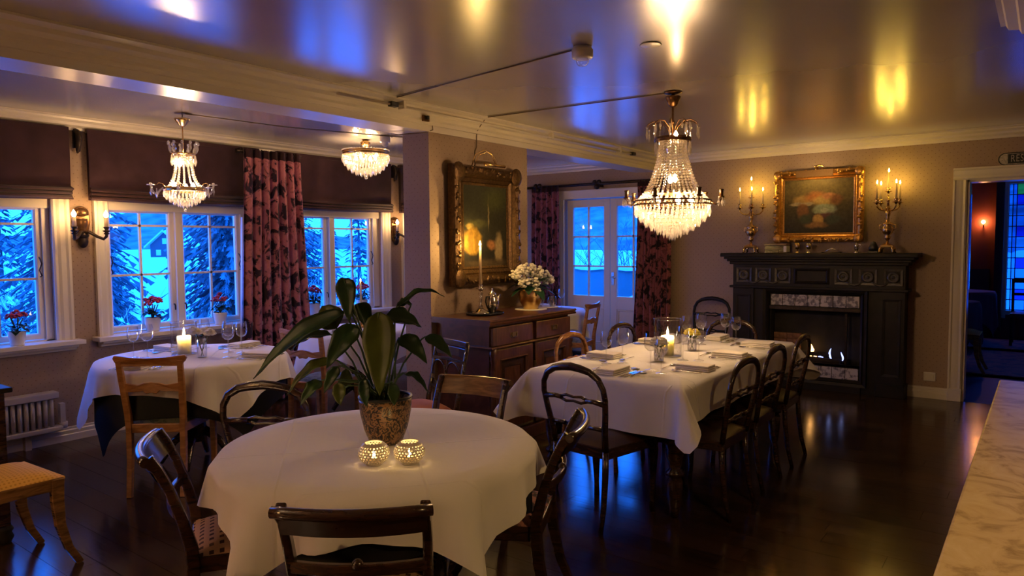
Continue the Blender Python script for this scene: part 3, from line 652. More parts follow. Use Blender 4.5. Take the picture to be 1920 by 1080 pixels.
for k, (rr, n, z) in enumerate(((.143,34,-.578),(.128,30,-.60),(.105,24,-.622),(.078,18,-.64),(.048,10,-.655),(.018,4,-.665))): ring_of(ds, 'crystal_drop', n, rr, z, c, ph=.05*k)
part('finial', MB().sphere((0,0,-.725), .012, 8, 6), CRYSTAL, c)
for i in range(5):
    a = 2*pi*i/5+.55
    ar = part('glass_arm', MB().tube([(.14,0,-.56),(.165,0,-.575),(.185,0,-.605),(.205,0,-.605),(.222,0,-.575),(.228,0,-.545)], .008, 7).lathe([(0,-.545),(.03,-.542),(.03,-.538),(0,-.538)], 12, (.228,0,0)).lathe([(0,-.538),(.009,-.535),(.009,-.525),(0,-.525)], 8, (.228,0,0)), CRYSTAL, c, (0,0,0), (0,0,a))
    part('scroll', MB().tube([(.13,0,-.555),(.15,0,-.53),(.175,0,-.525),(.195,0,-.545)], .003, 5), BRASS, ar)
    part('crystal_drop', dd, None, ar, (.19,0,-.565)); part('crystal_drop', dd, None, ar, (.228,0,-.55))
for i in range(3): a = 2*pi*i/3+.4; part('bulb', bulb2_m, None, c, (.075*cos(a), .075*sin(a), -.57))
part('bulb', bulb2_m, None, c, (.03,-.045,-.40))
# ---- flush ceiling light
c = thing('crystal_ceiling_light', 'round gilt ceiling light with tiers of crystal drops', 'ceiling light', (-5.211,4.641,2.5))
part('canopy', MB().lathe([(0,0),(.03,0),(.028,-.012),(.045,-.02),(.05,-.032),(.035,-.055),(.018,-.072),(0,-.074)], 20), BRASS, c)
part('stem', MB().tube([(0,0,-.07),(0,0,-.2)], .007, 6), BRASS, c)
part('top_ring', torus(.215, .006, -.11, 48).lathe([(.21,-.145),(.217,-.145),(.217,-.108),(.21,-.108)], 48), BRASS, c)
part('top_bead', bead_strand([(.218*cos(2*pi*i/52), .218*sin(2*pi*i/52), -.103) for i in range(52)], .008), CRYSTAL, c, kind='stuff')
fd = drop_mesh(.085, .022)
for k, (rr, n, z) in enumerate(((.216,56,-.135),(.20,48,-.165),(.17,40,-.205),(.135,30,-.235),(.095,20,-.255),(.05,10,-.27))): ring_of(fd, 'crystal_drop', n, rr, z, c, ph=.04*k)
part('finial', MB().sphere((0,0,-.355), .018, 10, 6), CRYSTAL, c)
for i in range(4): a = 2*pi*i/4+.4; part('bulb', bulb3_m, None, c, (.10*cos(a), .10*sin(a), -.19))

# ---- shaded pendants on the camera's side of the room
def pendant(x, y, z, label, s_):
    t = thing('pendant_lamp', label, 'pendant lamp', (x,y,ZC))
    part('canopy', MB().lathe([(0,0),(.05,0),(.045,-.02),(0,-.025)], 16), BRASS, t)
    part('cord', MB().tube([(0,0,-.02),(0,0,z-ZC+.16)], .004, 6), BLACKP, t)
    part('shade', MB().lathe([(.02,z-ZC+.17),(.05,z-ZC+.165),(.15,z-ZC),(.147,z-ZC),(.047,z-ZC+.158),(.02,z-ZC+.163)], 28), BRASS, t)
    part('bulb', MB().sphere((0,0,z-ZC+.06), .03, 12, 8), emit('pendant_bulb', (1,.60,.22), s_), t)
t = thing('floor_lamp', 'brass floor lamp with metal shade on the side away from the fireplace', 'floor lamp', (-2.9,-.85,0))
part('base', MB().lathe([(0,0),(.16,0),(.15,.02),(.03,.035),(0,.036)], 24), BRASS, t); part('pole', MB().tube([(0,0,.03),(0,0,1.42)], .011, 8), BRASS, t)
part('shade', MB().lathe([(.13,1.50),(.20,1.22)], 32), pm('cream_fabric_shade', (.85,.72,.48), .9, transl=.75), t); part('shade_ring', MB().tube([(.13*cos(a),.13*sin(a),1.50) for a in [2*pi*k/24 for k in range(24)]], .004, 6, True), BRASS, t)
part('shade_spider', MB().tube([(-.13,0,1.50),(.13,0,1.50)], .003, 6), BRASS, t)
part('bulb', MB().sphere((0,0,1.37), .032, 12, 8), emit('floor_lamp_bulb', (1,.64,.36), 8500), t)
pendant(.75, 1.6, 2.05, 'brass shaded pendant lamp above the marble counter', 800)


# ================================================================== ceiling fittings and cables
def detector(name, x, y, r_, label, dome):
    t = thing(name, label, 'detector', (x,y,ZC))
    part('base', MB().lathe([(0,0),(r_*.85,0),(r_*.9,-.012),(r_,-.015),(r_,-.05),(r_*.9,-.058),(r_*.6,-.06),(0,-.06)], 20), WHITEP, t)
    part('sensor_dome', MB().lathe([(r_*.6,-.058),(r_*.6,-.075),(r_*.42,-.092),(0,-.10)], 16), GLASS if dome else WHITEP, t)
detector('motion_sensor', -1.927, 3.182, .055, 'white ceiling sensor with glass dome at the end of a surface cable', True)
detector('smoke_detector', -4.90, 4.60, .05, 'white smoke detector beside the round crystal light', False)
single('ceiling_cover', MB().lathe([(0,0),(.05,0),(.055,-.004),(.05,-.006),(0,-.007)], 24), PAINT, 'flat round cover plate on the ceiling beside the sensor', 'cover plate', (-1.631,3.355,ZC))
CABM = pm('tan_cable_sheath', (.16,.11,.07), .5)
def cable(pts, label, r_=.004): single('cable', MB().tube(pts, r_, 6), CABM, label, 'cable')
cable([(-3.60,3.45,2.495),(-2.8,3.32,2.4955),(-1.99,3.19,2.4955)], 'thin cable across the ceiling to the glass-domed sensor')
cable([(-3.56,4.42,2.495),(-2.8,4.45,2.4955),(-2.08,4.485,2.4955)], 'thin cable across the ceiling to the large chandelier')
cable([(-5.21,2.87,2.4955),(-5.15,3.7,2.4955),(-5.0,4.2,2.4955),(-4.6,5.3,2.4955)], 'thin cable across the window bay ceiling')
cable([(-3.56,4.42,2.49),(-3.60,4.42,2.455),(-3.66,4.43,2.40),(-3.674,4.44,2.36),(-3.682,4.45,2.28),(-3.685,4.43,2.24),(-3.685,4.43,2.08)], 'picture cable running down the pier to the framed still life')
cable([(-3.67,3.92,2.40),(-3.672,3.93,2.35),(-3.70,3.87,2.325),(-3.85,3.80,2.32),(-3.96,3.77,2.315),(-3.97,3.80,2.31)], 'loop of pale wire at the top of the pier')
t = thing('light_track', 'cream light track fixed along the beam cornice', 'light track', (0,0,0))
part('rail', MB().tube([(-3.56,2.95,2.445),(-3.56,7.1,2.445)], .009, 6), PAINT, t)
for y in (3.52,5.35,6.62): part('clip', MB().box(-3.60,-3.545,y-.012,y+.012,2.43,2.485), PAINT, t)
for y in (3.42,6.9): part('connector', MB().box(-3.575,-3.535,y-.03,y+.03,2.43,2.462), BLACKP, t)
t = thing('light_track', 'black end fitting on the beam cornice above the pier', 'light track', (0,0,0)); part('socket', MB().lathe([(0,-.015),(.014,-.012),(.014,.012),(0,.015)], 10, (-3.60,3.80,2.415)), BLACKP, t); part('plate', MB().box(-3.63,-3.61,3.77,3.83,2.39,2.43), BRONZE, t)

# ================================================================== radiator, outlet, sign
RADM = pm('off_white_enamel', (.52,.48,.46), .4)
t = thing('radiator', 'off-white ribbed panel radiator under the window', 'radiator', (XW+.02,0,.115))
part('top_rail', MB().box(0,.10,1.15,2.20,.25,.30), RADM, t, bevel=.006); part('bottom_rail', MB().box(0,.10,1.15,2.22,0,.035), RADM, t, bevel=.006)
part('back_panel', MB().box(0,.03,1.17,2.18,.03,.26), RADM, t)
rib = MB().tube([(0,0,.03),(0,0,.25)], [(.02,.015)]*2, 8).mesh('rib', RADM)
for i in range(24): part('rib', rib, None, t, (.065, 1.19+.042*i, 0))
part('thermostat', MB().box(.02,.07,2.215,2.25,.05,.20).lathe([(0,-.01),(.028,-.01),(.028,.035),(0,.04)], 12, (.05,2.24,.02)), RADM, t)
for y in (1.35,2.0): part('foot', MB().box(0,.05,y-.02,y+.02,-.115,0), RADM, t)
t = thing('wall_outlet', 'cream wall socket low beside the fireplace', 'outlet', (-.858,YE,.206)); part('plate', MB().box(-.05,.05,-.012,0,-.042,.042), WHITEP, t, bevel=.004); part('socket', MB().box(-.035,.035,-.016,-.010,-.028,.028), PAINT, t, bevel=.003)
SIGNM = pm('black_sign_enamel', (.012,.016,.014), .35); SILVP = pm('dull_silver_lettering', (.42,.38,.32), .5, .3, var=.35, vs=90)
t = thing('door_sign', 'black oval sign with silver lettering above the doorway', 'sign', (-.09,YE-.012,2.215))
def pill(hw, hh, e): return [(hw-hh+hh*cos(a), hh*sin(a)) for a in [-pi/2+pi*k/12 for k in range(13)]]+[(-hw+hh+hh*cos(a), hh*sin(a)) for a in [pi/2+pi*k/12 for k in range(13)]]
part('border', MB().prism(pill(.283,.055,0), lambda u, v, s: (u, -.012*s, v)), SIGNM, t)
part('ornament', MB().prism(pill(.274,.047,0), lambda u, v, s: (u, -.010-.004*s, v)), SILVP, t)
part('panel', MB().box(-.212,.212,-.020,-.012,-.042,.042), SIGNM, t, bevel=.006)
cu = bpy.data.curves.new('lettering', 'FONT'); cu.body = 'RESTAURANT'; cu.size = .088; cu.align_x = 'CENTER'; cu.align_y = 'CENTER'; cu.extrude = .0015; cu.space_character = 1.18
tx = bpy.data.objects.new('lettering', cu); COL.objects.link(tx); bpy.context.view_layer.update()
lm = bpy.data.meshes.new_from_object(tx); bpy.data.objects.remove(tx); lm.materials.append(SILVP)
o = part('lettering', lm, None, t, (0,-.021,0), (RAD(90),0,0)); o.scale = (.62,1,1)

# ================================================================== fireplace wall
t = thing('fireplace', 'black carved wooden fireplace with painted tiles and open fire', 'fireplace', (-1.875,YE,0))
FW = .82; FY = -.20      # half width, front plane (local y)
part('mantel_shelf', MB().mould([(0,-.04),(0,-.012),(.012,0),(.30,0),(.30,-.04)], (-.93,-.30,1.385), (.93,-.30,1.385), (0,1,0), (0,0,1)), BLACKWOOD, t, bevel=.004)
m = MB()
for k, (w, d, z0, z1) in enumerate(((.90,.275,1.32,1.345),(.875,.25,1.295,1.32),(.85,.235,1.265,1.295))): m.box(-w,w,-d,0,z0,z1)
part('bed_moulding', m, BLACKWOOD, t, bevel=.006)
part('frieze', MB().box(-FW,FW,FY,0,1.04,1.265), BLACKWOOD, t)
part('frieze_ledge', MB().box(-FW-.03,FW+.03,FY-.03,0,1.015,1.04), BLACKWOOD, t, bevel=.004)
m = MB(); m.frame(.28,.10,[(0,0),(.03,0),(.03,.010),(.014,.018),(0,.008)], (-.02,FY,1.152), (1,0,0), (0,0,1), (0,-1,0)); part('center_panel', m, BLACKWOOD, t)
CARV = wood('worn_black_carving', (.03,.026,.022), (.075,.065,.055), .4, 30, (1,1,1), .1)
car = MB().frame(.12,.115,[(0,0),(.02,0),(.02,.01),(0,.006)], (0,0,0), (1,0,0), (0,0,1), (0,-1,0)).lathe([(.055,0),(.055,.014),(.035,.02),(.03,.008),(.014,.008),(.012,.02),(0,.024)], 16)
lv = [(v[0],-v[2],v[1]) if i >= 16 else v for i, v in enumerate(car.v)]; car.v = lv; carm = car.mesh('carved_rosette', CARV)
for x in (-.70,-.50,-.30,.28,.50,.72): part('carved_rosette', carm, None, t, (x,FY-.001,1.152))
swg = MB().tube([(-.08,0,0),(-.04,-.004,-.03),(0,-.006,-.04),(.04,-.004,-.03),(.08,0,0)], [.006,.010,.012,.010,.006], 7).mesh('carved_swag', CARV)
for x in (-.60,-.40,.38,.61): part('carved_swag', swg, None, t, (x,FY-.006,1.11))
for s_ in (-1,1):
    p = part('pilaster', MB().box(s_*.82-.10 if s_ > 0 else -.92+.10, s_*.82 if s_ > 0 else -.62, FY, 0, .10, 1.015) if False else MB().box(min(s_*.60,s_*.82),max(s_*.60,s_*.82),FY,0,.12,1.015), BLACKWOOD, t)
    part('pilaster_panel', MB().frame(.11,.70,[(0,0),(.022,0),(.022,.010),(0,.006)], (s_*.71,FY,.57), (1,0,0), (0,0,1), (0,-1,0)), BLACKWOOD, p)
    part('plinth', MB().box(min(s_*.585,s_*.835),max(s_*.585,s_*.835),FY-.02,0,0,.12), BLACKWOOD, t, bevel=.004)
    part('inner_stile', MB().box(min(s_*.455,s_*.60),max(s_*.455,s_*.60),FY+.02,0,.0,1.015), BLACKWOOD, t)
part('inner_header', MB().box(-.46,.46,FY+.02,0,.965,1.015), BLACKWOOD, t)
part('inner_moulding', MB().frame(.88,.84,[(0,0),(.06,.0),(.06,.03),(.03,.02),(.02,.035),(0,.015)], (0,FY+.02,.545), (1,0,0), (0,0,1), (0,-1,0)), BLACKWOOD, t)
tm_, nt, N, L, P = newmat('blue_grey_delft_tile'); P.inputs['Roughness'].default_value = .2
tc = N.new('ShaderNodeTexCoord'); oi = N.new('ShaderNodeObjectInfo'); ad = N.new('ShaderNodeVectorMath'); ad.operation = 'ADD'; L.new(tc.outputs['Object'], ad.inputs[0]); L.new(oi.outputs['Location'], ad.inputs[1])
nz = N.new('ShaderNodeTexNoise'); nz.inputs['Scale'].default_value = 30; nz.inputs['Detail'].default_value = 4; L.new(ad.outputs[0], nz.inputs[0]); cr = N.new('ShaderNodeValToRGB')
cr.color_ramp.elements[0].position = .42; cr.color_ramp.elements[0].color = (.16,.15,.16,1); cr.color_ramp.elements[1].position = .55; cr.color_ramp.elements[1].color = (.52,.48,.44,1); L.new(nz.outputs[0], cr.inputs[0]); L.new(cr.outputs[0], P.inputs['Base Color'])
tile = MB().box(-.059,.059,-.012,0,-.057,.057).mesh('tile', tm_)
for row, z in ((0,.90),(1,.185)):
    for k in range(7): o = part('tile', tile, None, t, (-.366+.122*k, FY+.035, z)); bev(o, .003, 1)
part('tile_backing', MB().box(-.44,.44,FY+.035,0,.83,.965), BLACKWOOD, t); part('tile_backing', MB().box(-.44,.44,FY+.035,0,.10,.245), BLACKWOOD, t)
part('lintel_bar', MB().box(-.44,.44,FY+.01,FY+.05,.80,.835), IRON, t, bevel=.003)
part('hearth', MB().box(-.45,.45,FY+.0,0,.0,.10), BLACKWOOD, t)
SOOT = pm('sooty_firebox', (.016,.014,.012), .9, var=.5, vs=6)
BRICK = pm('sooty_brick', (.20,.10,.055), .85, var=.4, vs=25)
part('firebox', MB().box(-.45,.45,.0-.012,-.004,.10,.83).box(-.45,-.43,FY+.06,-.004,.10,.83).box(.43,.45,FY+.06,-.004,.10,.83).box(-.45,.45,FY+.04,-.004,.225,.245), SOOT, t)
brk = MB().box(-.065,.065,-.05,.0,-.03,.03).mesh('brick', BRICK)
for r_ in range(4):
    for k in range(2): part('brick', brk, None, t, (-.355+.135*k+.0*(r_ % 2), -.02, .32+.065*r_))
for x in (-.36,.30): part('fire_side_rail', MB().box(x-.01 if x > 0 else x-.07,x+.01,FY+.06,FY+.08,.26,.78), IRON, t) if x > 0 else None
for k in range(7): part('grate_bar', MB().tube([(-.30+.1*k,FY+.08,.25),(-.30+.1*k,-.02,.25)], .01, 6), IRON, t)
part('front_bar', MB().tube([(-.36,FY+.06,.268),(.36,FY+.06,.268)], .008, 6), IRON, t)
LOG = pm('charred_log', (.03,.02,.015), .9, var=.5, vs=20)
for p0, p1 in (((-.30,-.125,.29),(.25,-.125,.29)),((-.2,-.052,.29),(.32,-.052,.29)),((-.16,-.09,.345),(.14,-.085,.345))): single('firewood_log', MB().tube([p0,((p0[0]+p1[0])/2,(p0[1]+p1[1])/2,p0[2]+.006),p1], [.026,.030,.024], 8), LOG, ['charred log at the front of the fire','charred log lying at the back of the fire','small charred log on top of the fire'][int(p0[2] > .3)*2+int(p0[0] == -.2)], 'log', (-1.875,YE,0), 0, 'logs in the grate')
FIRE = emit('orange_flame', (1,.46,.12), 8); FIREB = emit('blue_gas_flame', (.35,.42,1), 1.6)
def flame(x, z, h, w, mat, label, ph=0):
    m = MB(); m.tube([(x+w*.4*sin(ph+q*4), -.10, z+h*q) for q in [k/6 for k in range(7)]], [(w*.35*sin(pi*(.12+.86*k/6))**.8, w*.2*sin(pi*(.12+.86*k/6))) for k in range(7)], 7); single('flame', m, mat, label, 'flame', (-1.875,YE,0), 0, 'flames in the fireplace')
flame(-.045,.31,.17,.05,FIRE,'tall orange flame at the left of the fire'); flame(.0,.31,.09,.045,FIRE,'short orange flame beside the tall one',2)
flame(.055,.30,.045,.05,FIREB,'low blue flame in the middle of the fire',1); flame(.155,.30,.12,.03,FIREB,'tall curling blue flame',2.5); flame(.26,.30,.09,.025,FIREB,'thin blue flame at the right of the fire',.5)

# ---- paintings
def painting_mat(name, bg1, bg2, blobs, W_, H_):
    m, nt, N, L, P = newmat(name); P.inputs['Roughness'].default_value = .5; P.inputs['Specular IOR Level'].default_value = .2
    tc = N.new('ShaderNodeTexCoord'); sx = N.new('ShaderNodeSeparateXYZ'); 
    nzv = N.new('ShaderNodeTexNoise'); nzv.inputs['Scale'].default_value = 14; nzv.inputs['Detail'].default_value = 4; L.new(tc.outputs['Object'], nzv.inputs[0])
    off = N.new('ShaderNodeVectorMath'); off.operation = 'MULTIPLY_ADD'; off.inputs[1].default_value = (.05,.05,.05); L.new(nzv.outputs['Color'], off.inputs[0]); L.new(tc.outputs['Object'], off.inputs[2]); L.new(off.outputs[0], sx.inputs[0])
    def M(op, a, b=None):
        q = N.new('ShaderNodeMath'); q.operation = op
        for i, w in enumerate((a, b)):
            if w is None: continue
            if isinstance(w, (int, float)): q.inputs[i].default_value = w
            else: L.new(w, q.inputs[i])
        return q.outputs[0]
    u = M('SUBTRACT', sx.outputs[0], .025); v = M('SUBTRACT', sx.outputs[2], .025)
    def mix(f, a, c):
        x = N.new('ShaderNodeMix'); x.data_type = 'RGBA'; L.new(f, x.inputs[0])
        if isinstance(a, tuple): x.inputs[6].default_value = (*a, 1)
        else: L.new(a, x.inputs[6])
        x.inputs[7].default_value = (*c, 1); return x.outputs[2]
    cur = mix(M('ADD', M('DIVIDE', v, H_), .5), bg1, bg2)
    for (cx, cz, rx, rz, col, soft) in blobs:
        a = M('DIVIDE', M('SUBTRACT', u, cx), rx); b = M('DIVIDE', M('SUBTRACT', v, cz), rz)
        d = M('SQRT', M('ADD', M('MULTIPLY', a, a), M('MULTIPLY', b, b)))
        mr = N.new('ShaderNodeMapRange'); mr.interpolation_type = 'SMOOTHSTEP'; mr.inputs[1].default_value = 1+soft; mr.inputs[2].default_value = max(0, 1-soft); L.new(d, mr.inputs[0]); cur = mix(mr.outputs[0], cur, col)
    vr = N.new('ShaderNodeTexNoise'); vr.inputs['Scale'].default_value = 45; L.new(tc.outputs['Object'], vr.inputs[0])
    x = N.new('ShaderNodeMix'); x.data_type = 'RGBA'; x.blend_type = 'OVERLAY'; x.inputs[0].default_value = .5; L.new(cur, x.inputs[6]); L.new(vr.outputs[0], x.inputs[7]); L.new(x.outputs[2], P.inputs['Base Color']); return m
def framed(name, label, loc, rz, W_, H_, fw, mat, pmat, tilt, lamp, seed):
    # canvas W_ x H_, frame fw wide; local: x right, z up, -y towards the room
    t = thing(name, label, 'painting', loc, rz); t.rotation_euler = (tilt,0,rz)
    part('canvas', MB().box(-W_/2,W_/2,-.012,0,-H_/2,H_/2), pmat, t)
    m = MB(); m.frame(W_,H_,[(0,.0),(0,.018),(fw*.12,.022),(fw*.16,.016),(fw*.34,.03),(fw*.42,.026),(fw*.55,.05),(fw*.75,.062),(fw*.92,.05),(fw,.03),(fw,-.01)], (0,0,0), (1,0,0), (0,0,1), (0,-1,0)); part('frame', m, mat, t)
    R = random.Random(seed); m = MB()
    per = [(sx*(W_/2+fw*.74), z) for sx in (-1,1) for z in [(-.5+q/9)*(H_+fw) for q in range(10)]]+[(x, sz*(H_/2+fw*.74)) for sz in (-1,1) for x in [(-.5+q/9)*(W_+fw) for q in range(10)]]
    for (x, z) in per:
        for k in range(3): m.sphere((x+R.uniform(-.02,.02),-.058,z+R.uniform(-.02,.02)), (R.uniform(.012,.02),.012,R.uniform(.012,.02)), 7, 4)
    part('carved_ornament', m, mat, t, kind='stuff')
    for sx in (-1,1):
        for sz in (-1,1): part('corner_ornament', MB().sphere((sx*(W_/2+fw*.62),-.055,sz*(H_/2+fw*.62)), (fw*.5,.02,fw*.5), 10, 6).sphere((sx*(W_/2+fw*.2),-.035,sz*(H_/2+fw*.7)), (fw*.35,.018,fw*.22), 8, 6).sphere((sx*(W_/2+fw*.7),-.035,sz*(H_/2+fw*.2)), (fw*.22,.018,fw*.35), 8, 6), mat, t)
    return t
P1 = painting_mat('dark_still_life_with_melon', (.012,.010,.009), (.028,.030,.020), [(-.10,.02,.12,.03,(.05,.05,.02),.6),(-.165,-.12,.115,.105,(.20,.12,.02),.22),(-.19,-.11,.03,.10,(.15,.085,.016),.4),(-.12,-.12,.02,.10,(.14,.08,.012),.4),(-.20,.0,.04,.02,(.25,.18,.05),.5),(.04,.12,.010,.13,(.16,.13,.07),.4),(.17,-.20,.05,.14,(.20,.15,.08),.35),(.07,-.15,.05,.035,(.22,.10,.04),.5),(.03,-.30,.26,.03,(.05,.035,.02),.6),(.12,.22,.12,.08,(.05,.055,.02),.8)], .54, .64)
t = framed('framed_painting', 'dark still life in a heavy carved gilt frame on the pier', (-3.652,4.50,1.645), RAD(90), .55, .64, .15, OLDGOLD, P1, 0, True, 4)
part('hanging_wire', MB().tube([(-.16,.0,.46),(-.13,-.02,.56),(-.06,-.05,.60),(.02,-.06,.58),(.06,-.07,.50)], .004, 6).tube([(-.13,0,.46),(-.10,-.03,.56),(-.03,-.06,.59),(.04,-.07,.56),(.07,-.08,.49)], .003, 6), BRASS, t)
part('picture_light', MB().tube([(-.10,-.09,.485),(.16,-.09,.485)], .012, 8), BRASS, t)
P2 = painting_mat('still_life_with_fruit_and_flowers', (.03,.026,.014), (.12,.095,.035), [(0,.17,.5,.10,(.16,.12,.04),.8),(-.16,.06,.085,.05,(.38,.24,.07),.3),(-.16,.025,.11,.018,(.42,.33,.18),.3),(-.15,-.05,.055,.08,(.22,.10,.03),.35),(-.02,.09,.10,.05,(.40,.15,.04),.5),(.06,.05,.11,.055,(.50,.34,.10),.5),(.10,.10,.06,.03,(.45,.20,.08),.5),(.17,.06,.06,.05,(.20,.09,.03),.5),(.06,-.035,.105,.055,(.30,.34,.20),.25),(.06,-.04,.04,.02,(.45,.46,.30),.4),(.07,-.10,.09,.03,(.14,.05,.04),.5),(.0,-.14,.045,.055,(.50,.30,.08),.3),(-.02,-.19,.10,.03,(.30,.16,.05),.5),(-.13,-.13,.06,.05,(.06,.07,.03),.5),(.14,-.13,.07,.05,(.05,.06,.03),.5)], .66, .54)
t = framed('framed_painting', 'fruit and flower still life in a bright gilt frame above the mantel', (-1.873,7.70,1.858), 0, .66, .54, .095, GOLD, P2, RAD(0), True, 9)
PL = emit('picture_lamp_tube', (1,.62,.22), 45)
part('picture_light', MB().tube([(-.17,-.17,.335),(.17,-.17,.335)], .016, 10).tube([(0,-.165,.34),(0,-.13,.39),(0,-.06,.385),(0,-.02,.35)], .008, 8).tube([(-.02,-.12,.39),(.03,-.10,.405),(.06,-.09,.39),(.04,-.08,.37)], .008, 6), BRASS, t)
part('lamp_tube', MB().tube([(-.15,-.150,.325),(.15,-.150,.325)], .006, 8), PL, t); part('lamp_hood', MB().box(-.175,.175,-.190,-.178,.285,.352), BRASS, t)

# ---- candelabra on the mantel
def candelabrum(x, label, h0):
    t = thing('candelabrum', label, 'candelabrum', (x,7.56,1.385)); s_ = 1.0
    part('base', MB().lathe([(0,.05),(.075,.05),(.08,.058),(.07,.075),(.03,.09),(0,.09)], 4, smooth=False), BRASS, t, (0,0,0), (0,0,pi/4))
    for a in range(4): b = pi/4+a*pi/2; part('foot', MB().tube([(.06*cos(b),.06*sin(b),.055),(.08*cos(b),.08*sin(b),.035),(.075*cos(b),.075*sin(b),.012),(.09*cos(b),.09*sin(b),.006)], [.013,.012,.009,.008], 7), BRASS, t)
    part('urn', MB().lathe([(0,.085),(.014,.09),(.012,.12),(.026,.135),(.03,.15),(.02,.165),(.044,.19),(.052,.22),(.048,.245),(.035,.26),(.05,.27),(.045,.28),(.018,.295),(.014,.34),(.022,.36),(.026,.39),(.016,.41),(.020,.44),(0,.445)], 16), BRASS, t)
    for s2 in (-1,1): part('urn_handle', MB().tube([(s2*.045,0,.21),(s2*.07,0,.235),(s2*.068,0,.265),(s2*.045,0,.268)], .006, 6), BRASS, t)
    hold = MB().lathe([(0,-.03),(.012,-.025),(.010,-.018),(.032,-.01),(.034,-.006),(.012,-.004),(.017,.012),(.019,.028),(0,.028)], 12).mesh('candle_cup', BRASS)
    can = MB().lathe([(0,0),(.0105,0),(.0095,.145),(0,.147)], 10).mesh('candle', WAX)
    def put(px, py, pz, L_, par):
        part('candle_cup', hold, None, par, (px,py,pz)); c_ = part('candle', can, None, par, (px,py,pz+.02)); c_.scale = (1,1,L_); return (px, py, pz+.02+.147*L_)
    tops = []
    st = part('center_stem', MB().tube([(0,0,.44),(0,0,.55)], [.012,.008], 8).sphere((0,0,.50), .018, 8, 6), BRASS, t); tops.append(put(0,0,.59,1.05,st))
    for k in range(4):
        a = h0+k*pi/2; q = .115
        ar = part('arm', MB().tube([(0,0,.43),(.04*cos(a),.04*sin(a),.40),(.085*cos(a),.085*sin(a),.41),(q*cos(a),q*sin(a),.44),(q*cos(a),q*sin(a),.465)], .007, 7), BRASS, t); tops.append(put(q*cos(a),q*sin(a),.485,1.0,ar))
    for p in tops: part('flame', flame2_m, None, t, p)
candelabrum(-2.51, 'tall brass five-candle candelabrum at the balcony end of the mantel', .35); candelabrum(-1.215, 'tall brass five-candle candelabrum at the doorway end of the mantel', .75)
# ---- small mantel objects
MZ = 1.385
t = thing('wooden_box', 'reddish wooden chest on the mantel below the painting frame', 'box', (-2.25,7.60,MZ)); part('body', MB().box(-.11,.11,-.06,.06,0,.075), DARKWOOD, t, bevel=.004); part('lid', MB().box(-.115,.115,-.065,.065,.076,.098), REDWOOD, t, bevel=.004); part('clasp', MB().box(.085,.113,-.068,.066,.01,.07), WHITEP, t)
for x, h, lb, mt in ((-2.04,.10,'small brass goblet on the mantel beside the chest',BRASS),(-1.93,.095,'small silver goblet on the mantel',SILVER)):
    t = thing('goblet', lb, 'goblet', (x,7.58,MZ)); part('foot', MB().lathe([(0,0),(.026,0),(.024,.006),(.007,.014),(.006,.035),(0,.036)], 14), mt, t); part('cup', MB().lathe([(0,.034),(.018,.04),(.025,.06),(.026,h),(.023,h),(.02,.055),(0,.045)], 14), mt, t)
t = thing('inkstand', 'low silver inkstand with curved handle on the mantel', 'inkstand', (-1.71,7.57,MZ)); part('tray', MB().box(-.095,.095,-.03,.03,.006,.014), SILVER, t, bevel=.004); part('handle', MB().tube([(-.06,0,.014),(-.025,0,.035),(0,0,.042),(.025,0,.035),(.06,0,.014)], .007, 7), SILVER, t)
for sx in (-1,1): part('foot', MB().sphere((sx*.085,0,.006), (.012,.02,.006), 8, 4), SILVER, t)
t = thing('pepper_mill', 'small silver footed caster on the mantel near the frame corner', 'caster', (-1.482,7.56,MZ)); part('foot', MB().lathe([(0,0),(.03,0),(.026,.008),(.008,.02),(0,.022)], 14), SILVER, t); part('body', MB().lathe([(0,.02),(.012,.022),(.022,.04),(.018,.06),(.022,.065),(.012,.085),(.004,.10),(0,.104)], 14), SILVER, t); part('handle', MB().tube([(.018,0,.045),(.04,0,.06),(.036,0,.08),(.018,0,.075)], .004, 6), SILVER, t)
t = thing('black_figurine', 'small black mantel clock figure beside the candelabrum', 'figurine', (-1.335,7.57,MZ)); part('base', MB().box(-.045,.045,-.035,.035,0,.018), BLACKP, t, bevel=.004); part('body', MB().lathe([(0,.018),(.038,.02),(.045,.05),(.03,.085),(.018,.105),(0,.115)], 12), BLACKP, t)

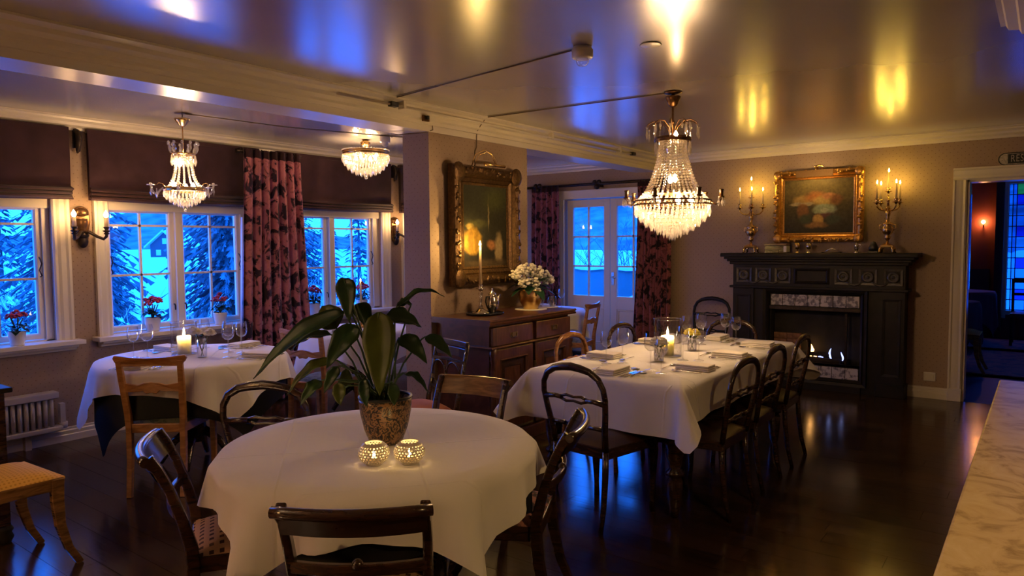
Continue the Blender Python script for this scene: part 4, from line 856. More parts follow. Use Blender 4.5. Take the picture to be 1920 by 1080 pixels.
# ================================================================== sideboard
t = thing('sideboard', 'reddish mahogany sideboard against the wallpapered pier', 'sideboard', (-3.685,4.475,0))  # local +x out from the pier, y along it
D_, H2, ZT = .53, .555, .96
part('body', MB().box(.01,D_-.02,-H2+.03,H2-.03,.09,.92), REDWOOD, t)
part('plinth', MB().box(.0,D_+.01,-H2,H2,0,.10), REDWOOD, t, bevel=.01)
part('top', MB().mould([(0,0),(.555,0),(.562,.012),(.55,.02),(.565,.032),(.555,.042),(0,.042)], (0,-H2-.02,.918), (0,H2+.02,.918), (1,0,0), (0,0,1)), REDWOOD, t)
BRS = pm('aged_brass_pull', (.45,.33,.16), .35, 1.0)
for s_ in (-1,1):
    y = s_*.27; dr = part('drawer', MB().box(D_-.025,D_+.012,y-.245,y+.245,.765,.90), REDWOOD, t, bevel=.006)
    part('pull', MB().frame(.05,.022,[(0,0),(.006,0),(.006,.01),(0,.01)], (D_+.014,y,.832), (0,1,0), (0,0,1), (1,0,0)).box(D_+.012,D_+.016,y-.045,y+.045,.815,.85), BRS, dr)
    dm = MB().box(D_-.025,D_-.005,y-.245,y+.245,.13,.745)
    dm.frame(.30,.42,[(0,0),(.105,0),(.105,.012),(.085,.02),(.02,.02),(.012,.03),(0,.012)], (D_-.006,y,.437), (0,1,0), (0,0,1), (1,0,0)); d_ = part('door', dm, REDWOOD, t)
    part('door_panel', MB().frame(.20,.32,[(0,.004),(.05,.002),(.05,.0),(0,.0)], (D_-.004,y,.437), (0,1,0), (0,0,1), (1,0,0)), DARKWOOD, d_)
    part('turned_column', MB().lathe([(0,.10),(.028,.10),(.028,.16),(.016,.18),(.026,.25),(.022,.42),(.026,.58),(.016,.64),(.028,.66),(.02,.68),(.028,.70),(.028,.75),(0,.75)], 12, (D_+.005, s_*(H2-.045), 0)), REDWOOD, t)
part('keyhole', MB().box(D_+.0,D_+.016,-.012,.012,.55,.60), BRS, t)
part('waist_moulding', MB().box(.0,D_+.03,-H2,H2,.748,.764), REDWOOD, t, bevel=.006)
# things on the sideboard
SZ = .96
t = thing('serving_tray', 'black oval tray on the sideboard under the candlestick', 'tray', (-3.46,4.26,SZ)); part('plate', MB().lathe([(0,0),(.13,0),(.165,.006),(.168,.012),(.16,.01),(.13,.005),(0,.005)], 28, sq=lambda a: 1-.18*abs(cos(a))), BLACKP, t)
part('rim', MB().tube([(.165*(1-.18*abs(cos(a)))*cos(a), .165*(1-.18*abs(cos(a)))*sin(a), .011) for a in [2*pi*k/28 for k in range(28)]], .004, 6, True), BLACKP, t)
def taper_stick(loc, label, hs, hc, rc, metal, fl=None):
    t = thing('candlestick', label, 'candlestick', loc)
    part('base', MB().lathe([(0,0),(.065,0),(.067,.008),(.055,.018),(.03,.035),(.016,.045),(0,.046)], 20), metal, t)
    part('shaft', MB().lathe([(0,.045),(.014,.045),(.018,.06),(.010,.075),(.013,hs*.6),(.016,hs*.72),(.010,hs*.78),(.03,hs*.84),(.04,hs*.86),(.012,hs*.87),(.016,hs*.93),(.016,hs),(.012,hs),(0,hs-.004)], 16), metal, t)
    cn = part('candle', MB().lathe([(0,0),(rc,0),(rc*.72,hc),(0,hc+.003)], 12), WAX, t, (0,0,hs-.01))
    part('wick', MB().tube([(0,0,hs+hc-.012),(0,0,hs+hc+.004)], .0012, 5), BLACKP, cn, (0,0,-(hs-.01)))
    part('flame', fl or flame_m, None, t, (0,0,hs+hc-.006)); return t
taper_stick((-3.47,4.22,SZ+.006), 'silver candlestick with tall lit taper on the sideboard tray', .225, .30, .012, SILVER, flame3_m)
t = thing('coffee_pot', 'small silver coffee pot on the sideboard tray', 'coffee pot', (-3.47,4.36,SZ+.006))
part('body', MB().lathe([(0,0),(.03,.0),(.026,.012),(.034,.02),(.05,.05),(.052,.075),(.04,.11),(.03,.135),(.033,.14),(0,.142)], 18), SILVER, t); part('lid', MB().lathe([(.032,.14),(.025,.155),(.012,.165),(.006,.175),(.009,.185),(0,.196)], 14), SILVER, t)
part('spout', MB().tube([(0,.045,.05),(0,.07,.075),(0,.08,.11),(0,.095,.135)], [.013,.010,.008,.007], 8), SILVER, t); part('handle', MB().tube([(0,-.034,.125),(0,-.07,.125),(0,-.08,.09),(0,-.065,.055),(0,-.048,.05)], .006, 7), BLACKP, t)

# ================================================================== tables and cloths
# linen with pressed fold lines as fine relief
LM, nt, N, L, P = newmat('pressed_white_linen'); P.inputs['Base Color'].default_value = (.90,.88,.86,1); P.inputs['Roughness'].default_value = .9; P.inputs['Specular IOR Level'].default_value = .15
tc = N.new('ShaderNodeTexCoord'); mp = N.new('ShaderNodeMapping'); mp.inputs['Rotation'].default_value = (0,0,RAD(40)); mp.inputs['Location'].default_value = (.17,.11,0); L.new(tc.outputs['Object'], mp.inputs[0]); sx = N.new('ShaderNodeSeparateXYZ'); L.new(mp.outputs[0], sx.inputs[0])
def _M(op, a, b=None):
    q = N.new('ShaderNodeMath'); q.operation = op
    for i, w in enumerate((a, b)):
        if w is None: continue
        if isinstance(w, (int, float)): q.inputs[i].default_value = w
        else: L.new(w, q.inputs[i])
    return q.outputs[0]
def _crease(o): d = _M('ABSOLUTE', _M('SUBTRACT', _M('FRACT', _M('DIVIDE', o, .46)), .5)); return _M('MAXIMUM', _M('SUBTRACT', 1, _M('MULTIPLY', d, 70)), 0)
h = _M('ADD', _crease(sx.outputs[0]), _crease(sx.outputs[1])); nz = N.new('ShaderNodeTexNoise'); nz.inputs['Scale'].default_value = 7; nz.inputs['Detail'].default_value = 3; L.new(tc.outputs['Object'], nz.inputs[0])
hh = _M('ADD', _M('MULTIPLY', h, 1.1), nz.outputs[0]); bp = N.new('ShaderNodeBump'); bp.inputs['Strength'].default_value = .35; bp.inputs['Distance'].default_value = .008; L.new(hh, bp.inputs['Height']); L.new(bp.outputs[0], P.inputs['Normal'])

def round_cloth(R, a, rot, zt, seed, n=120, rows=12, folds=.02, flare=1.0, shrink=.04, peaks=None, base=.12, pw=15):
    Rn = random.Random(seed); ph = [Rn.random()*6.28 for _ in range(4)]; m = MB(); vs = []; fs = []
    inner = 6
    for k in range(inner+1):
        for i in range(n):
            th = 2*pi*i/n; r_ = (R-.006)*max(k, .001)/inner; vs.append((r_*cos(th), r_*sin(th), zt+.0012*sin(r_*14+th*2+ph[0])))
    for j in range(1, rows+1):
        v = j/rows
        for i in range(n):
            th = 2*pi*i/n; c_ = max(abs(cos(th-rot)), abs(sin(th-rot))); L_ = a/c_; drop = L_-R; cn = (1/c_-1)/.4142
            if peaks:
                hs = [(hp*math.exp(-abs((math.degrees(th)-ap+180) % 360-180)/pw), hp) for ap, hp in peaks]; q = sum(x[0] for x in hs); drop = base+q; cn = min(1, max(x[0]/x[1] for x in hs))
            fl = .014*flare*min(1, v*6)+v*(.012*flare+.075*flare*cn**2*min(1,drop/.3)+folds*sin(11*th+ph[1])*(.4+cn)+folds*.6*sin(17*th+ph[2]))*min(1, drop/.25)
            r_ = R+max(fl, .006*min(1, v*6)); z = zt-.004-drop*(v**1.05)*(1-shrink*cn)
            vs.append((r_*cos(th), r_*sin(th), z))
    tot = inner+1+rows
    for k in range(tot-1):
        for i in range(n): fs.append((k*n+i, k*n+(i+1) % n, (k+1)*n+(i+1) % n, (k+1)*n+i))
    m.add(vs, fs, True); return m
def rect_cloth(w, l, dside, dend, zt, seed, rc=.02, rows=10):
    Rn = random.Random(seed); m = MB(); per = []; hw, hl = w/2, l/2
    def side(p, q, nx, ny, d, k):
        for i in range(k): f = i/k; per.append((p[0]+(q[0]-p[0])*f, p[1]+(q[1]-p[1])*f, nx, ny, d, 0))
    def corner(cx, cy, a0, d0, d1):
        for i in range(12):
            f = i/12; a = a0+f*pi/2; dd = d0/max(.001, cos(f*pi/2)) if f*pi/2 < math.atan2(d1, d0) else d1/sin(f*pi/2)
            cn = 1-abs(f-.5)*2; per.append((cx+rc*cos(a), cy+rc*sin(a), cos(a), sin(a), dd, cn))
    side((hw,-hl+rc),(hw,hl-rc),1,0,dside,30); corner(hw-rc,hl-rc,0,dside,dend); side((hw-rc,hl),(-hw+rc,hl),0,1,dend,18); corner(-hw+rc,hl-rc,pi/2,dend,dside)
    side((-hw,hl-rc),(-hw,-hl+rc),-1,0,dside,30); corner(-hw+rc,-hl+rc,pi,dside,dend); side((-hw+rc,-hl),(hw-rc,-hl),0,-1,dend,18); corner(hw-rc,-hl+rc,1.5*pi,dend,dside)
    n = len(per); vs = [(0,0,zt)]; fs = []
    for k in (.35,.7,.985):
        for p in per: vs.append((p[0]*k, p[1]*k, zt+.001*sin(p[0]*20+p[1]*13)))
    for j in range(1, rows+1):
        v = j/rows
        for i, p in enumerate(per):
            fl = .010*min(1, v*6)+v*(.02+.19*p[5]+.010*sin(i*.9)+.008*sin(i*.37+2)); vs.append((p[0]+p[2]*fl, p[1]+p[3]*fl, zt-.004-p[4]*v*(1-.08*p[5])))
    for i in range(n): fs.append((0, 1+i, 1+(i+1) % n))
    for k in range(2+rows):
        for i in range(n): fs.append((1+k*n+i, 1+k*n+n+i, 1+k*n+n+(i+1) % n, 1+k*n+(i+1) % n))
    m.add(vs, fs, True); return m
def round_table(loc, R, label, mat):
    t = thing('round_table', label, 'table', loc); part('tabletop', MB().lathe([(0,.70),(R-.012,.70),(R-.008,.72),(R-.01,.738),(0,.738)], 40), mat, t)
    part('pedestal', MB().lathe([(0,.70),(.07,.70),(.05,.62),(.06,.5),(.09,.40),(.06,.32),(.07,.22),(.05,.16),(0,.16)], 16), mat, t)
    for k in range(4): a = pi/4+k*pi/2; part('leg', MB().tube([(.05*cos(a),.05*sin(a),.24),(.15*cos(a),.15*sin(a),.16),(.22*cos(a),.22*sin(a),.05),(.24*cos(a),.24*sin(a),.018)], [.03,.026,.02,.018], 8), mat, t)
TZ = .75
RT = (-2.01,1.83); BT1 = (-4.67,2.57); BT2 = (-4.95,4.28); BT3 = (-4.62,6.70)
round_table((*RT,0), .577, 'round wooden table under the cloth with the potted plant', DARKWOOD)
single('under_cloth', round_cloth(.572,.78,0,TZ-.008,1,folds=.004,flare=.12,peaks=((35,.1),(125,.1),(215,.1),(305,.1)),base=.17,shrink=0), BLACKCLOTH, 'black under-cloth hanging below the white cloth with the potted plant', 'tablecloth', (*RT,0))
single('tablecloth', round_cloth(.582,.69,0,TZ,2,shrink=.0,folds=.05,peaks=((-13,.20),(-80,.17),(-142,.15),(52,.05),(100,.2),(170,.1)),base=.10), LM, 'white linen cloth on the round table with the potted plant', 'tablecloth', (*RT,0))
round_table((*BT1,0), .60, 'round wooden table under the set cloth in the window bay', DARKWOOD)
single('under_cloth', round_cloth(.594,.93,0,TZ-.008,3,folds=.006,flare=.12,peaks=((-92,.32),(0,.22),(100,.3),(190,.3)),base=.25,shrink=0), BLACKCLOTH, 'black under-cloth hanging from the set table near the radiator', 'tablecloth', (*BT1,0))
single('tablecloth', round_cloth(.605,.77,0,TZ,4,shrink=0,folds=.035,peaks=((-121,.34),(-10,.24),(62,.1),(150,.3)),base=.11,pw=18), LM, 'white linen cloth on the set round table near the radiator', 'tablecloth', (*BT1,0))
round_table((*BT2,0), .48, 'round wooden table beneath the round crystal ceiling light', DARKWOOD)
single('tablecloth', round_cloth(.485,.68,RAD(20),TZ,5), LM, 'white linen cloth on the table behind the potted plant by the rose curtain', 'tablecloth', (*BT2,0))
round_table((*BT3,0), .50, 'round wooden table beyond the sideboard near the balcony door', DARKWOOD)
single('tablecloth', round_cloth(.505,.68,RAD(-20),TZ,6), LM, 'white linen cloth on the table beyond the sideboard', 'tablecloth', (*BT3,0))
# long dining table
CX, CY, TW, TL = -1.985, 4.475, .99, 2.06
t = thing('dining_table', 'long wooden dining table with turned legs under a white cloth', 'table', (CX,CY,0))
part('tabletop', MB().box(-TW/2+.01,TW/2-.01,-TL/2+.01,TL/2-.01,.71,.74), DARKWOOD, t, bevel=.006); part('apron', MB().box(-TW/2+.08,TW/2-.08,-TL/2+.10,TL/2-.10,.61,.71), DARKWOOD, t)
tleg = MB().lathe([(0,0),(.022,0),(.03,.03),(.038,.10),(.045,.20),(.03,.225),(.05,.235),(.05,.25),(.03,.27),(.046,.33),(.055,.42),(.045,.52),(.03,.56),(.05,.58),(.05,.62),(0,.62)], 14).mesh('leg', DARKWOOD)
for sx_ in (-1,1):
    for sy_ in (-1,1): part('leg', tleg, None, t, (sx_*(TW/2-.10), sy_*(TL/2-.14), 0))
single('tablecloth', rect_cloth(TW,TL,.19,.27,TZ,7), LM, 'white linen cloth on the long dining table under the large chandelier', 'tablecloth', (CX,CY,0))

# ================================================================== chairs (local: facing +y, floor at 0)
SEATD = pm('brown_leather_seat', (.05,.022,.014), .4, var=.2, vs=14); SEATG = floral('green_floral_seat', (.10,.11,.08), (.03,.045,.04), 22); SEATP = pm('salmon_upholstery', (.42,.14,.085), .9, spec=.15, bump=.3, bs=180, sheen=.2); SEATY = checker_fabric('golden_woven_seat', (.80,.46,.10), (.60,.31,.05), .018)
SEATC = checker_fabric('woven_check_seat', (.42,.25,.14), (.05,.022,.016), .034); SEATF = floral('rose_black_floral_seat', (.40,.17,.14), (.02,.015,.02), 16)
def seat_mesh(wf, wr, y0, y1, z, th, mat, dome=.025, drape_=True):
    def f(u, v):
        y = y0+(y1-y0)*v; w = wr+(wf-wr)*v; e = min(u, 1-u, v, 1-v); return ((u-.5)*w, y, z+dome*(1-(2*u-1)**4)*(1-(2*v-1)**4)**1)
    m = MB().grid(f, 12, 12)
    for side in range(4):
        def g(u, v, side=side):
            uu, vv = ((u,0),(1,u),(1-u,1),(0,1-u))[side]; p = f(uu, vv); return (p[0], p[1], z-th*v)
        m.grid(lambda u, v: g(1-u, v), 12, 2)
    return m.mesh('seat', mat)
def seat_rails(wf, wr, y0, y1, z0, z1, mat, t):
    part('seat_rail', MB().add([(-wr/2,y0,z0),(wr/2,y0,z0),(wf/2,y1,z0),(-wf/2,y1,z0),(-wr/2,y0,z1),(wr/2,y0,z1),(wf/2,y1,z1),(-wf/2,y1,z1)], [(3,2,1,0),(4,5,6,7),(0,1,5,4),(1,2,6,5),(2,3,7,6),(3,0,4,7)]), mat, t, bevel=.006)
def mirror(pts): return [(-x, y, z) for x, y, z in pts]
def balloon(mat, smat, hh=.855, label='', name='balloon_back_chair'):
    t = thing(name, label, 'chair')
    half = [(-.172,-.205,.42),(-.180,-.222,.52),(-.197,-.24,.62),(-.207,-.255,hh-.155),(-.200,-.263,hh-.10),(-.172,-.268,hh-.05),(-.12,-.271,hh-.018),(-.06,-.272,hh-.006),(0,-.273,hh)]
    path = half+mirror(half[:-1])[::-1]
    rad = [.019,.018,.017,.016,.016,.017,.019,.021,.022]; part('back_hoop', MB().tube(path, [(r_*1.05, r_*.85) for r_ in rad+rad[:-1][::-1]], 8), mat, t)
    zr = hh-.175; xr = .20
    r1 = MB()
    for s_ in (-1,1): r1.tube([(s_*xr,-.25,zr-.005),(s_*.13,-.252,zr+.002),(s_*.085,-.252,zr)], [.016,.013,.014], 8)
    for dz in (.015,-.015): r1.tube([(-.09,-.252,zr+dz*.3),(-.05,-.253,zr+dz*1.1),(0,-.254,zr+dz*.7),(.05,-.253,zr+dz*1.1),(.09,-.252,zr+dz*.3)], [.009,.008,.007,.008,.009], 7)
    part('upper_rail', r1, mat, t)
    zl = .535; r2 = MB()
    for s_ in (-1,1): r2.tube([(s_*.182,-.222,zl),(s_*.12,-.224,zl),(s_*.08,-.224,zl)], [.014,.011,.013], 8)
    for dz in (.012,-.012): r2.tube([(-.085,-.224,zl),(-.045,-.225,zl+dz),(0,-.225,zl+dz*.6),(.045,-.225,zl+dz),(.085,-.224,zl)], [.008,.007,.006,.007,.008], 7)
    part('lower_rail', r2, mat, t)
    seat_rails(.45,.37,-.21,.21,.375,.435,mat,t); part('seat', seat_mesh(.45,.375,-.21,.215,.435,.006,smat,.035), None, t)
    for s_ in (-1,1):
        part('leg', MB().tube([(s_*.168,-.198,.43),(s_*.17,-.205,.28),(s_*.174,-.225,.12),(s_*.178,-.255,0)], [(.019,.017),(.018,.016),(.016,.014),(.013,.012)], 8), mat, t)
        part('leg', MB().tube([(s_*.195,.18,.43),(s_*.200,.195,.36),(s_*.196,.196,.22),(s_*.192,.195,.08),(s_*.196,.202,0)], [.026,.030,.022,.014,.016], 10), mat, t)
    return t
def regency(mat, smat, hh=.80, label='', name='scroll_back_chair', crest_mat=None):
    t = thing(name, label, 'chair'); cm = crest_mat or mat
    for s_ in (-1,1):
        x = s_*.195
        part('back_post', MB().rail([(x*.93,-.185,.40),(x*.95,-.19,.47),(x*.98,-.215,.57),(x,-.25,.68),(x,-.285,hh-.045),(x,-.315,hh-.005)], [.030,.030,.028,.027,.026,.03], [.045,.042,.036,.032,.034,.045], up=(0,1,0)), mat, t, bevel=.005)
        part('leg', MB().rail([(x*.93,-.185,.41),(x*.94,-.195,.30),(x*.95,-.225,.16),(x*.96,-.275,.04),(x*.97,-.30,0)], .03, [.045,.042,.036,.03,.03], up=(0,1,0)), mat, t, bevel=.004)
        part('leg', MB().rail([(s_*.20,.185,.43),(s_*.20,.182,.33),(s_*.20,.19,.21),(s_*.20,.222,.09),(s_*.20,.27,0)], [.035,.034,.032,.03,.028], [.055,.052,.042,.034,.03], up=(0,1,0)), mat, t, bevel=.004)
    n = 12; m = MB()
    def cf(u, v):
        # crest: tall panel, bowed back, rolling over at the top
        x = (u-.5)*.40; bow = -.035*(1-(2*u-1)**2); 
        if v <= .8: q = v/.8; return (x, -.262-.04*q+bow, hh-.085+.075*q)
        a = (v-.8)/.2*pi; return (x, -.302-.016*(1-cos(a))+bow, hh-.010+.014*sin(a))
    m.grid(cf, n, 12); m.grid(lambda u, v: (lambda p: (p[0], p[1]-.026 if v < .85 else p[1]-.026+(v-.85)/.15*.0, p[2]))(cf(1-u, v*.82)), n, 8)
    m.grid(lambda u, v: (lambda p: (p[0], p[1]-.026*v, p[2]))(cf(u, 0)), n, 1)
    part('crest_rail', m, cm, t)
    part('crest_scroll', MB().tube([((u-.5)*.43, -.318-.035*(1-(2*u-1)**2), hh-.012) for u in [k/10 for k in range(11)]], .017, 10), cm, t)
    zl = hh-.20; part('cross_rail', MB().rail([((u-.5)*.38, -.235-.03*(1-(2*u-1)**2), zl) for u in [k/8 for k in range(9)]], .02, .034, up=(0,0,1)), mat, t, bevel=.004)
    part('cross_rail_boss', MB().sphere((0,-.262,zl+.012), .018, 8, 6), mat, t)
    seat_rails(.43,.37,-.20,.21,.375,.435,mat,t); part('seat', seat_mesh(.425,.365,-.195,.215,.435,.01,smat,.04), None, t)
    return t
def eared(mat, smat, hh=.864, label='', name='birch_chair'):
    t = thing(name, label, 'chair')
    for s_ in (-1,1):
        part('back_post', MB().rail([(s_*.158,-.20,.40),(s_*.162,-.205,.50),(s_*.172,-.235,.68),(s_*.178,-.262,hh-.03)], [.034,.034,.033,.032], [.036,.034,.028,.024], up=(0,1,0)), mat, t, bevel=.003)
        part('leg', MB().rail([(s_*.158,-.20,.42),(s_*.158,-.205,.22),(s_*.157,-.235,0)], [.034,.032,.030], [.036,.034,.030], up=(0,1,0)), mat, t, bevel=.003)
        part('leg', MB().rail([(s_*.19,.185,.42),(s_*.19,.187,.2),(s_*.188,.192,0)], [.036,.033,.028], [.036,.033,.028], up=(0,1,0)), mat, t, bevel=.003)
    cre = [(-.215,.012),(-.205,.028),(-.17,.026),(-.1,.018),(0,.014),(.1,.018),(.17,.026),(.205,.028),(.215,.012),(.205,-.008),(.195,-.018),(.192,-.032),(.17,-.036),(-.17,-.036),(-.192,-.032),(-.195,-.018),(-.205,-.008)]
    part('crest_rail', MB().prism(cre, lambda u, v, s: (u, -.255-.02*s-.03*(1-(u/.215)**2)+.015, hh-.03+v)), mat, t, bevel=.004)
    zc = .665; mid = [(-.165,.028),(-.08,.018),(-.045,.030),(0,.034),(.045,.030),(.08,.018),(.165,.028),(.165,-.026),(.08,-.022),(.05,-.016),(.03,-.034),(0,-.028),(-.03,-.034),(-.05,-.016),(-.08,-.022),(-.165,-.026)]
    part('cross_rail', MB().prism(mid, lambda u, v, s: (u, -.222-.018*s-.015*(1-(u/.165)**2), zc+v)), mat, t, bevel=.003)
    seat_rails(.42,.345,-.21,.205,.385,.44,mat,t); part('seat', seat_mesh(.415,.34,-.19,.205,.44,.005,smat,.03), None, t); return t
def tracery(mat, smat, hh=.86, label='', name='lattice_back_chair'):
    t = thing(name, label, 'chair')
    for s_ in (-1,1):
        part('back_post', MB().tube([(s_*.17,-.18,.40),(s_*.172,-.19,.48),(s_*.175,-.225,.62),(s_*.18,-.25,.75),(s_*.182,-.275,hh)], [(.022,.016),(.021,.015),(.018,.014),(.016,.013),(.015,.012)], 8), mat, t)
        part('leg', MB().tube([(s_*.17,-.18,.42),(s_*.172,-.20,.22),(s_*.175,-.26,0)], [(.022,.016),(.019,.014),(.014,.012)], 8), mat, t)
        part('leg', MB().tube([(s_*.195,.18,.42),(s_*.195,.19,.2),(s_*.195,.23,0)], [.022,.017,.013], 8), mat, t)
    part('crest_rail', MB().rail([(x, -.268-.02*(1-(x/.19)**2), hh-.005) for x in (-.19,-.1,0,.1,.19)], .024, .036), mat, t, bevel=.004)
    part('tablet', MB().rail([(x, -.258-.02*(1-(x/.18)**2), hh-.062) for x in (-.18,-.09,0,.09,.18)], .014, .06), mat, t, bevel=.003)
    part('cross_rail', MB().rail([(x, -.238-.015*(1-(x/.18)**2), hh-.115) for x in (-.18,0,.18)], .014, .018).rail([(x, -.205, .56) for x in (-.175,0,.175)], .014, .02), mat, t)
    tr = MB()
    for s_ in (-1,1): tr.tube([(s_*.085+.08*cos(a)*1.0, -.222, .65+.085*sin(a)) for a in [2*pi*k/16 for k in range(16)]], .006, 6, True)
    tr.tube([(0,-.215,.56),(0,-.235,.74)], .007, 6); part('tracery', tr, mat, t)
    seat_rails(.44,.36,-.20,.21,.36,.42,mat,t); part('seat', seat_mesh(.45,.37,-.20,.22,.42,.02,smat,.075), None, t); return t
def put(proto, x, y, rz, label, group=None, used=set()):
    if proto.name not in used: used.add(proto.name); o = proto; o.location = (x,y,0); o.rotation_euler = (0,0,rz); o['label'] = label; 
    else: o = dup(proto, (x,y,0), rz, label)
    if group: o['group'] = group
    return o
GB = 'balloon back chairs around the long table'
bal = balloon(DARKWOOD, SEATD)
put(bal, -1.945, 3.42, RAD(-7.3), 'dark balloon-back chair at the round-table end of the long table', GB)
put(bal, -1.565, 3.87, RAD(88), 'dark balloon-back chair on the doorway side, nearest the round table', GB)
put(bal, -1.575, 4.43, RAD(90), 'dark balloon-back chair in the middle of the doorway side', GB)
put(bal, -1.575, 5.02, RAD(91), 'dark balloon-back chair on the doorway side, nearest the fire', GB)
put(bal, -2.40, 4.98, RAD(-92), 'dark balloon-back chair on the window side, nearest the balcony door', GB)
put(bal, -2.06, 5.47, RAD(178), 'dark balloon-back chair at the fireplace end of the long table', GB)
bal2 = balloon(wood('amber_balloon_wood', (.18,.07,.02), (.36,.16,.05), .25, 9, (1,1,5), .4), SEATD)
put(bal2, -2.42, 4.27, RAD(-90), 'amber balloon-back chair on the sideboard side of the long table', GB)
put(bal, -3.05, 2.16, RAD(32), 'dark balloon-back chair standing between the window bay and the potted plant')
bal3 = balloon(BLACKWOOD, SEATD, .885); put(bal3, -2.95, 7.30, RAD(176), 'thin black hoop-back chair against the wall beside the fireplace')
reg = regency(DARKWOOD, SEATC)
put(reg, -2.375, 1.50, RAD(-31), 'scroll-back chair with checked seat on the radiator side of the plant table', 'scroll back chairs at the plant table')
put(reg, -1.67, 1.487, RAD(38.4), 'scroll-back chair with checked seat between plant table and counter side', 'scroll back chairs at the plant table')
reg2 = regency(DARKWOOD, SEATF); put(reg2, -1.755, 2.235, RAD(115), 'scroll-back chair with rose floral seat beside the plant table', 'scroll back chairs at the plant table')
reg3 = regency(DARKWOOD, SEATC, .80, crest_mat=MIDWOOD); put(reg3, -2.33, 2.53, RAD(189.8), 'scroll-back chair with golden brown top rail behind the plant table', 'scroll back chairs at the plant table')
reg4 = regency(MIDWOOD, SEATY); put(reg4, -3.84, 1.13, RAD(3), 'chair with golden woven seat and sabre legs beside the low cabinet')
ear = eared(PINE, SEATG); put(ear, -4.384, 2.249, RAD(39.4), 'amber birch chair with green floral seat drawn up to the bay table')
put(ear, -4.62, 3.62, RAD(15), 'amber birch chair at the table by the rose curtain')
put(ear, -4.16, 6.62, RAD(100), 'amber wooden chair beyond the sideboard near the balcony door')
trc = tracery(DARKWOOD, SEATP); put(trc, -3.20, 3.24, RAD(165), 'lattice-back chair with salmon upholstered seat in front of the sideboard')
# low cabinet at the edge and marble counter
t = thing('side_cabinet', 'dark cabinet edge beside the chair with golden seat', 'cabinet', (-4.62,.86,0)); part('top', MB().box(-.44,.47,-.44,.47,.775,.80), BLACKWOOD, t, bevel=.006); part('body', MB().box(-.42,.44,-.42,.44,.09,.775), DARKWOOD, t); part('foot', MB().lathe([(0,0),(.035,0),(.05,.03),(.04,.055),(.05,.07),(.04,.09),(0,.09)], 12, (.41,.41,0)), BLACKWOOD, t)
part('foot', MB().lathe([(0,0),(.035,0),(.05,.03),(.04,.055),(.05,.07),(.04,.09),(0,.09)], 12, (.41,-.38,0)), BLACKWOOD, t)
MARB, nt, N, L, P = newmat('cream_marble'); P.inputs['Roughness'].default_value = .22
tc = N.new('ShaderNodeTexCoord'); nz = N.new('ShaderNodeTexNoise'); nz.inputs['Scale'].default_value = 11; nz.inputs['Detail'].default_value = 10; nz.inputs['Roughness'].default_value = .65; nz.inputs['Distortion'].default_value = .8; L.new(tc.outputs['Object'], nz.inputs[0]); cr = N.new('ShaderNodeValToRGB'); e = cr.color_ramp.elements
e[0].position = .38; e[0].color = (.36,.26,.14,1); e[1].position = .5; e[1].color = (.60,.46,.26,1); x_ = e.new(.7); x_.color = (.68,.55,.34,1); L.new(nz.outputs[0], cr.inputs[0]); L.new(cr.outputs[0], P.inputs['Base Color'])
t = thing('bar_counter', 'bar counter with pale marble top', 'counter', (0,0,0)); part('countertop', MB().box(-.135,.55,.4,3.38,.915,.95), MARB, t, bevel=.006, label='cream veined marble slab'); part('body', MB().box(-.08,.5,.45,3.32,.08,.915), DARKWOOD, t); part('plinth', MB().box(-.05,.48,.47,3.30,0,.08), BLACKWOOD, t)

# ================================================================== tableware
gb = MB().lathe([(0,.115),(.018,.118),(.034,.135),(.040,.16),(.038,.19),(.033,.222)], 20).mesh('bowl', GLASS)
gs = MB().lathe([(.006,.116),(.0038,.10),(.0036,.02),(.007,.008)], 8).mesh('stem', GLASS)
gf = MB().lathe([(.036,.001),(.034,.003),(.007,.008),(0,.009)], 18).mesh('foot', GLASS)
def wineglass(x, y, z, s_, label, group=None):
    t = thing('wine_glass', label, 'wine glass', (x,y,z), 0, group); t.scale = (s_,)*3
    part('bowl', gb, None, t); part('stem', gs, None, t); part('foot', gf, None, t); return t
tumb = MB().lathe([(0,.004),(.022,.004),(.036,.03),(.038,.055),(.030,.09),(.029,.09),(.036,.055),(.034,.03),(.02,.008),(0,.008)], 18).mesh('bowl', GLASS)
def spoon_m(L_=.18, bw=.019):
    m = MB(); m.tube([(0,-L_/2,.003),(0,0,.005),(0,L_*.22,.006),(0,L_*.26,.004)], [(.0015,.006),(.0015,.0035),(.0015,.0025),(.0015,.004)], 6, up=(0,0,1)); m.sphere((0,L_*.38,.004), (bw,.030,.004), 10, 4); return m.mesh('spoon', SILVER)
def fork_m(L_=.185):
    m = MB(); m.tube([(0,-L_/2,.003),(0,0,.005),(0,L_*.2,.006),(0,L_*.26,.005)], [(.0015,.0065),(.0015,.0035),(.0015,.003),(.0018,.010)], 6, up=(0,0,1))
    m.tube([(0,L_*.25,.005),(0,L_*.31,.003)], [(.0015,.011)]*2, 6, up=(0,0,1))
    for k in (-1.5,-.5,.5,1.5): m.tube([(k*.0055,L_*.30,.003),(k*.0055,L_*.40,.003),(k*.0052,L_*.48,.006)], [.0016,.0015,.0008], 4)
    return m.mesh('fork', SILVER)
def knife_m(L_=.215):
    m = MB(); m.tube([(0,-L_/2,.004),(0,-L_*.1,.005),(0,-.01,.004)], [(.003,.0075),(.003,.006),(.0025,.005)], 6, up=(0,0,1)); m.prism([(-.006,-.012),(.006,-.012),(.009,.05),(.006,.09),(-.004,.105),(-.006,.09)], lambda u, v, s: (u, v, .003+.0016*s)); return m.mesh('knife', SILVER)
SPN, FRK, KNF = spoon_m(), fork_m(), knife_m()
napm = MB()
for k in range(3): napm.grid(lambda u, v, k=k: ((u-.5)*(.215-.004*k), (v-.5)*(.125-.004*k), .008+.011*k+.003*sin(u*6+k)), 6, 4); 
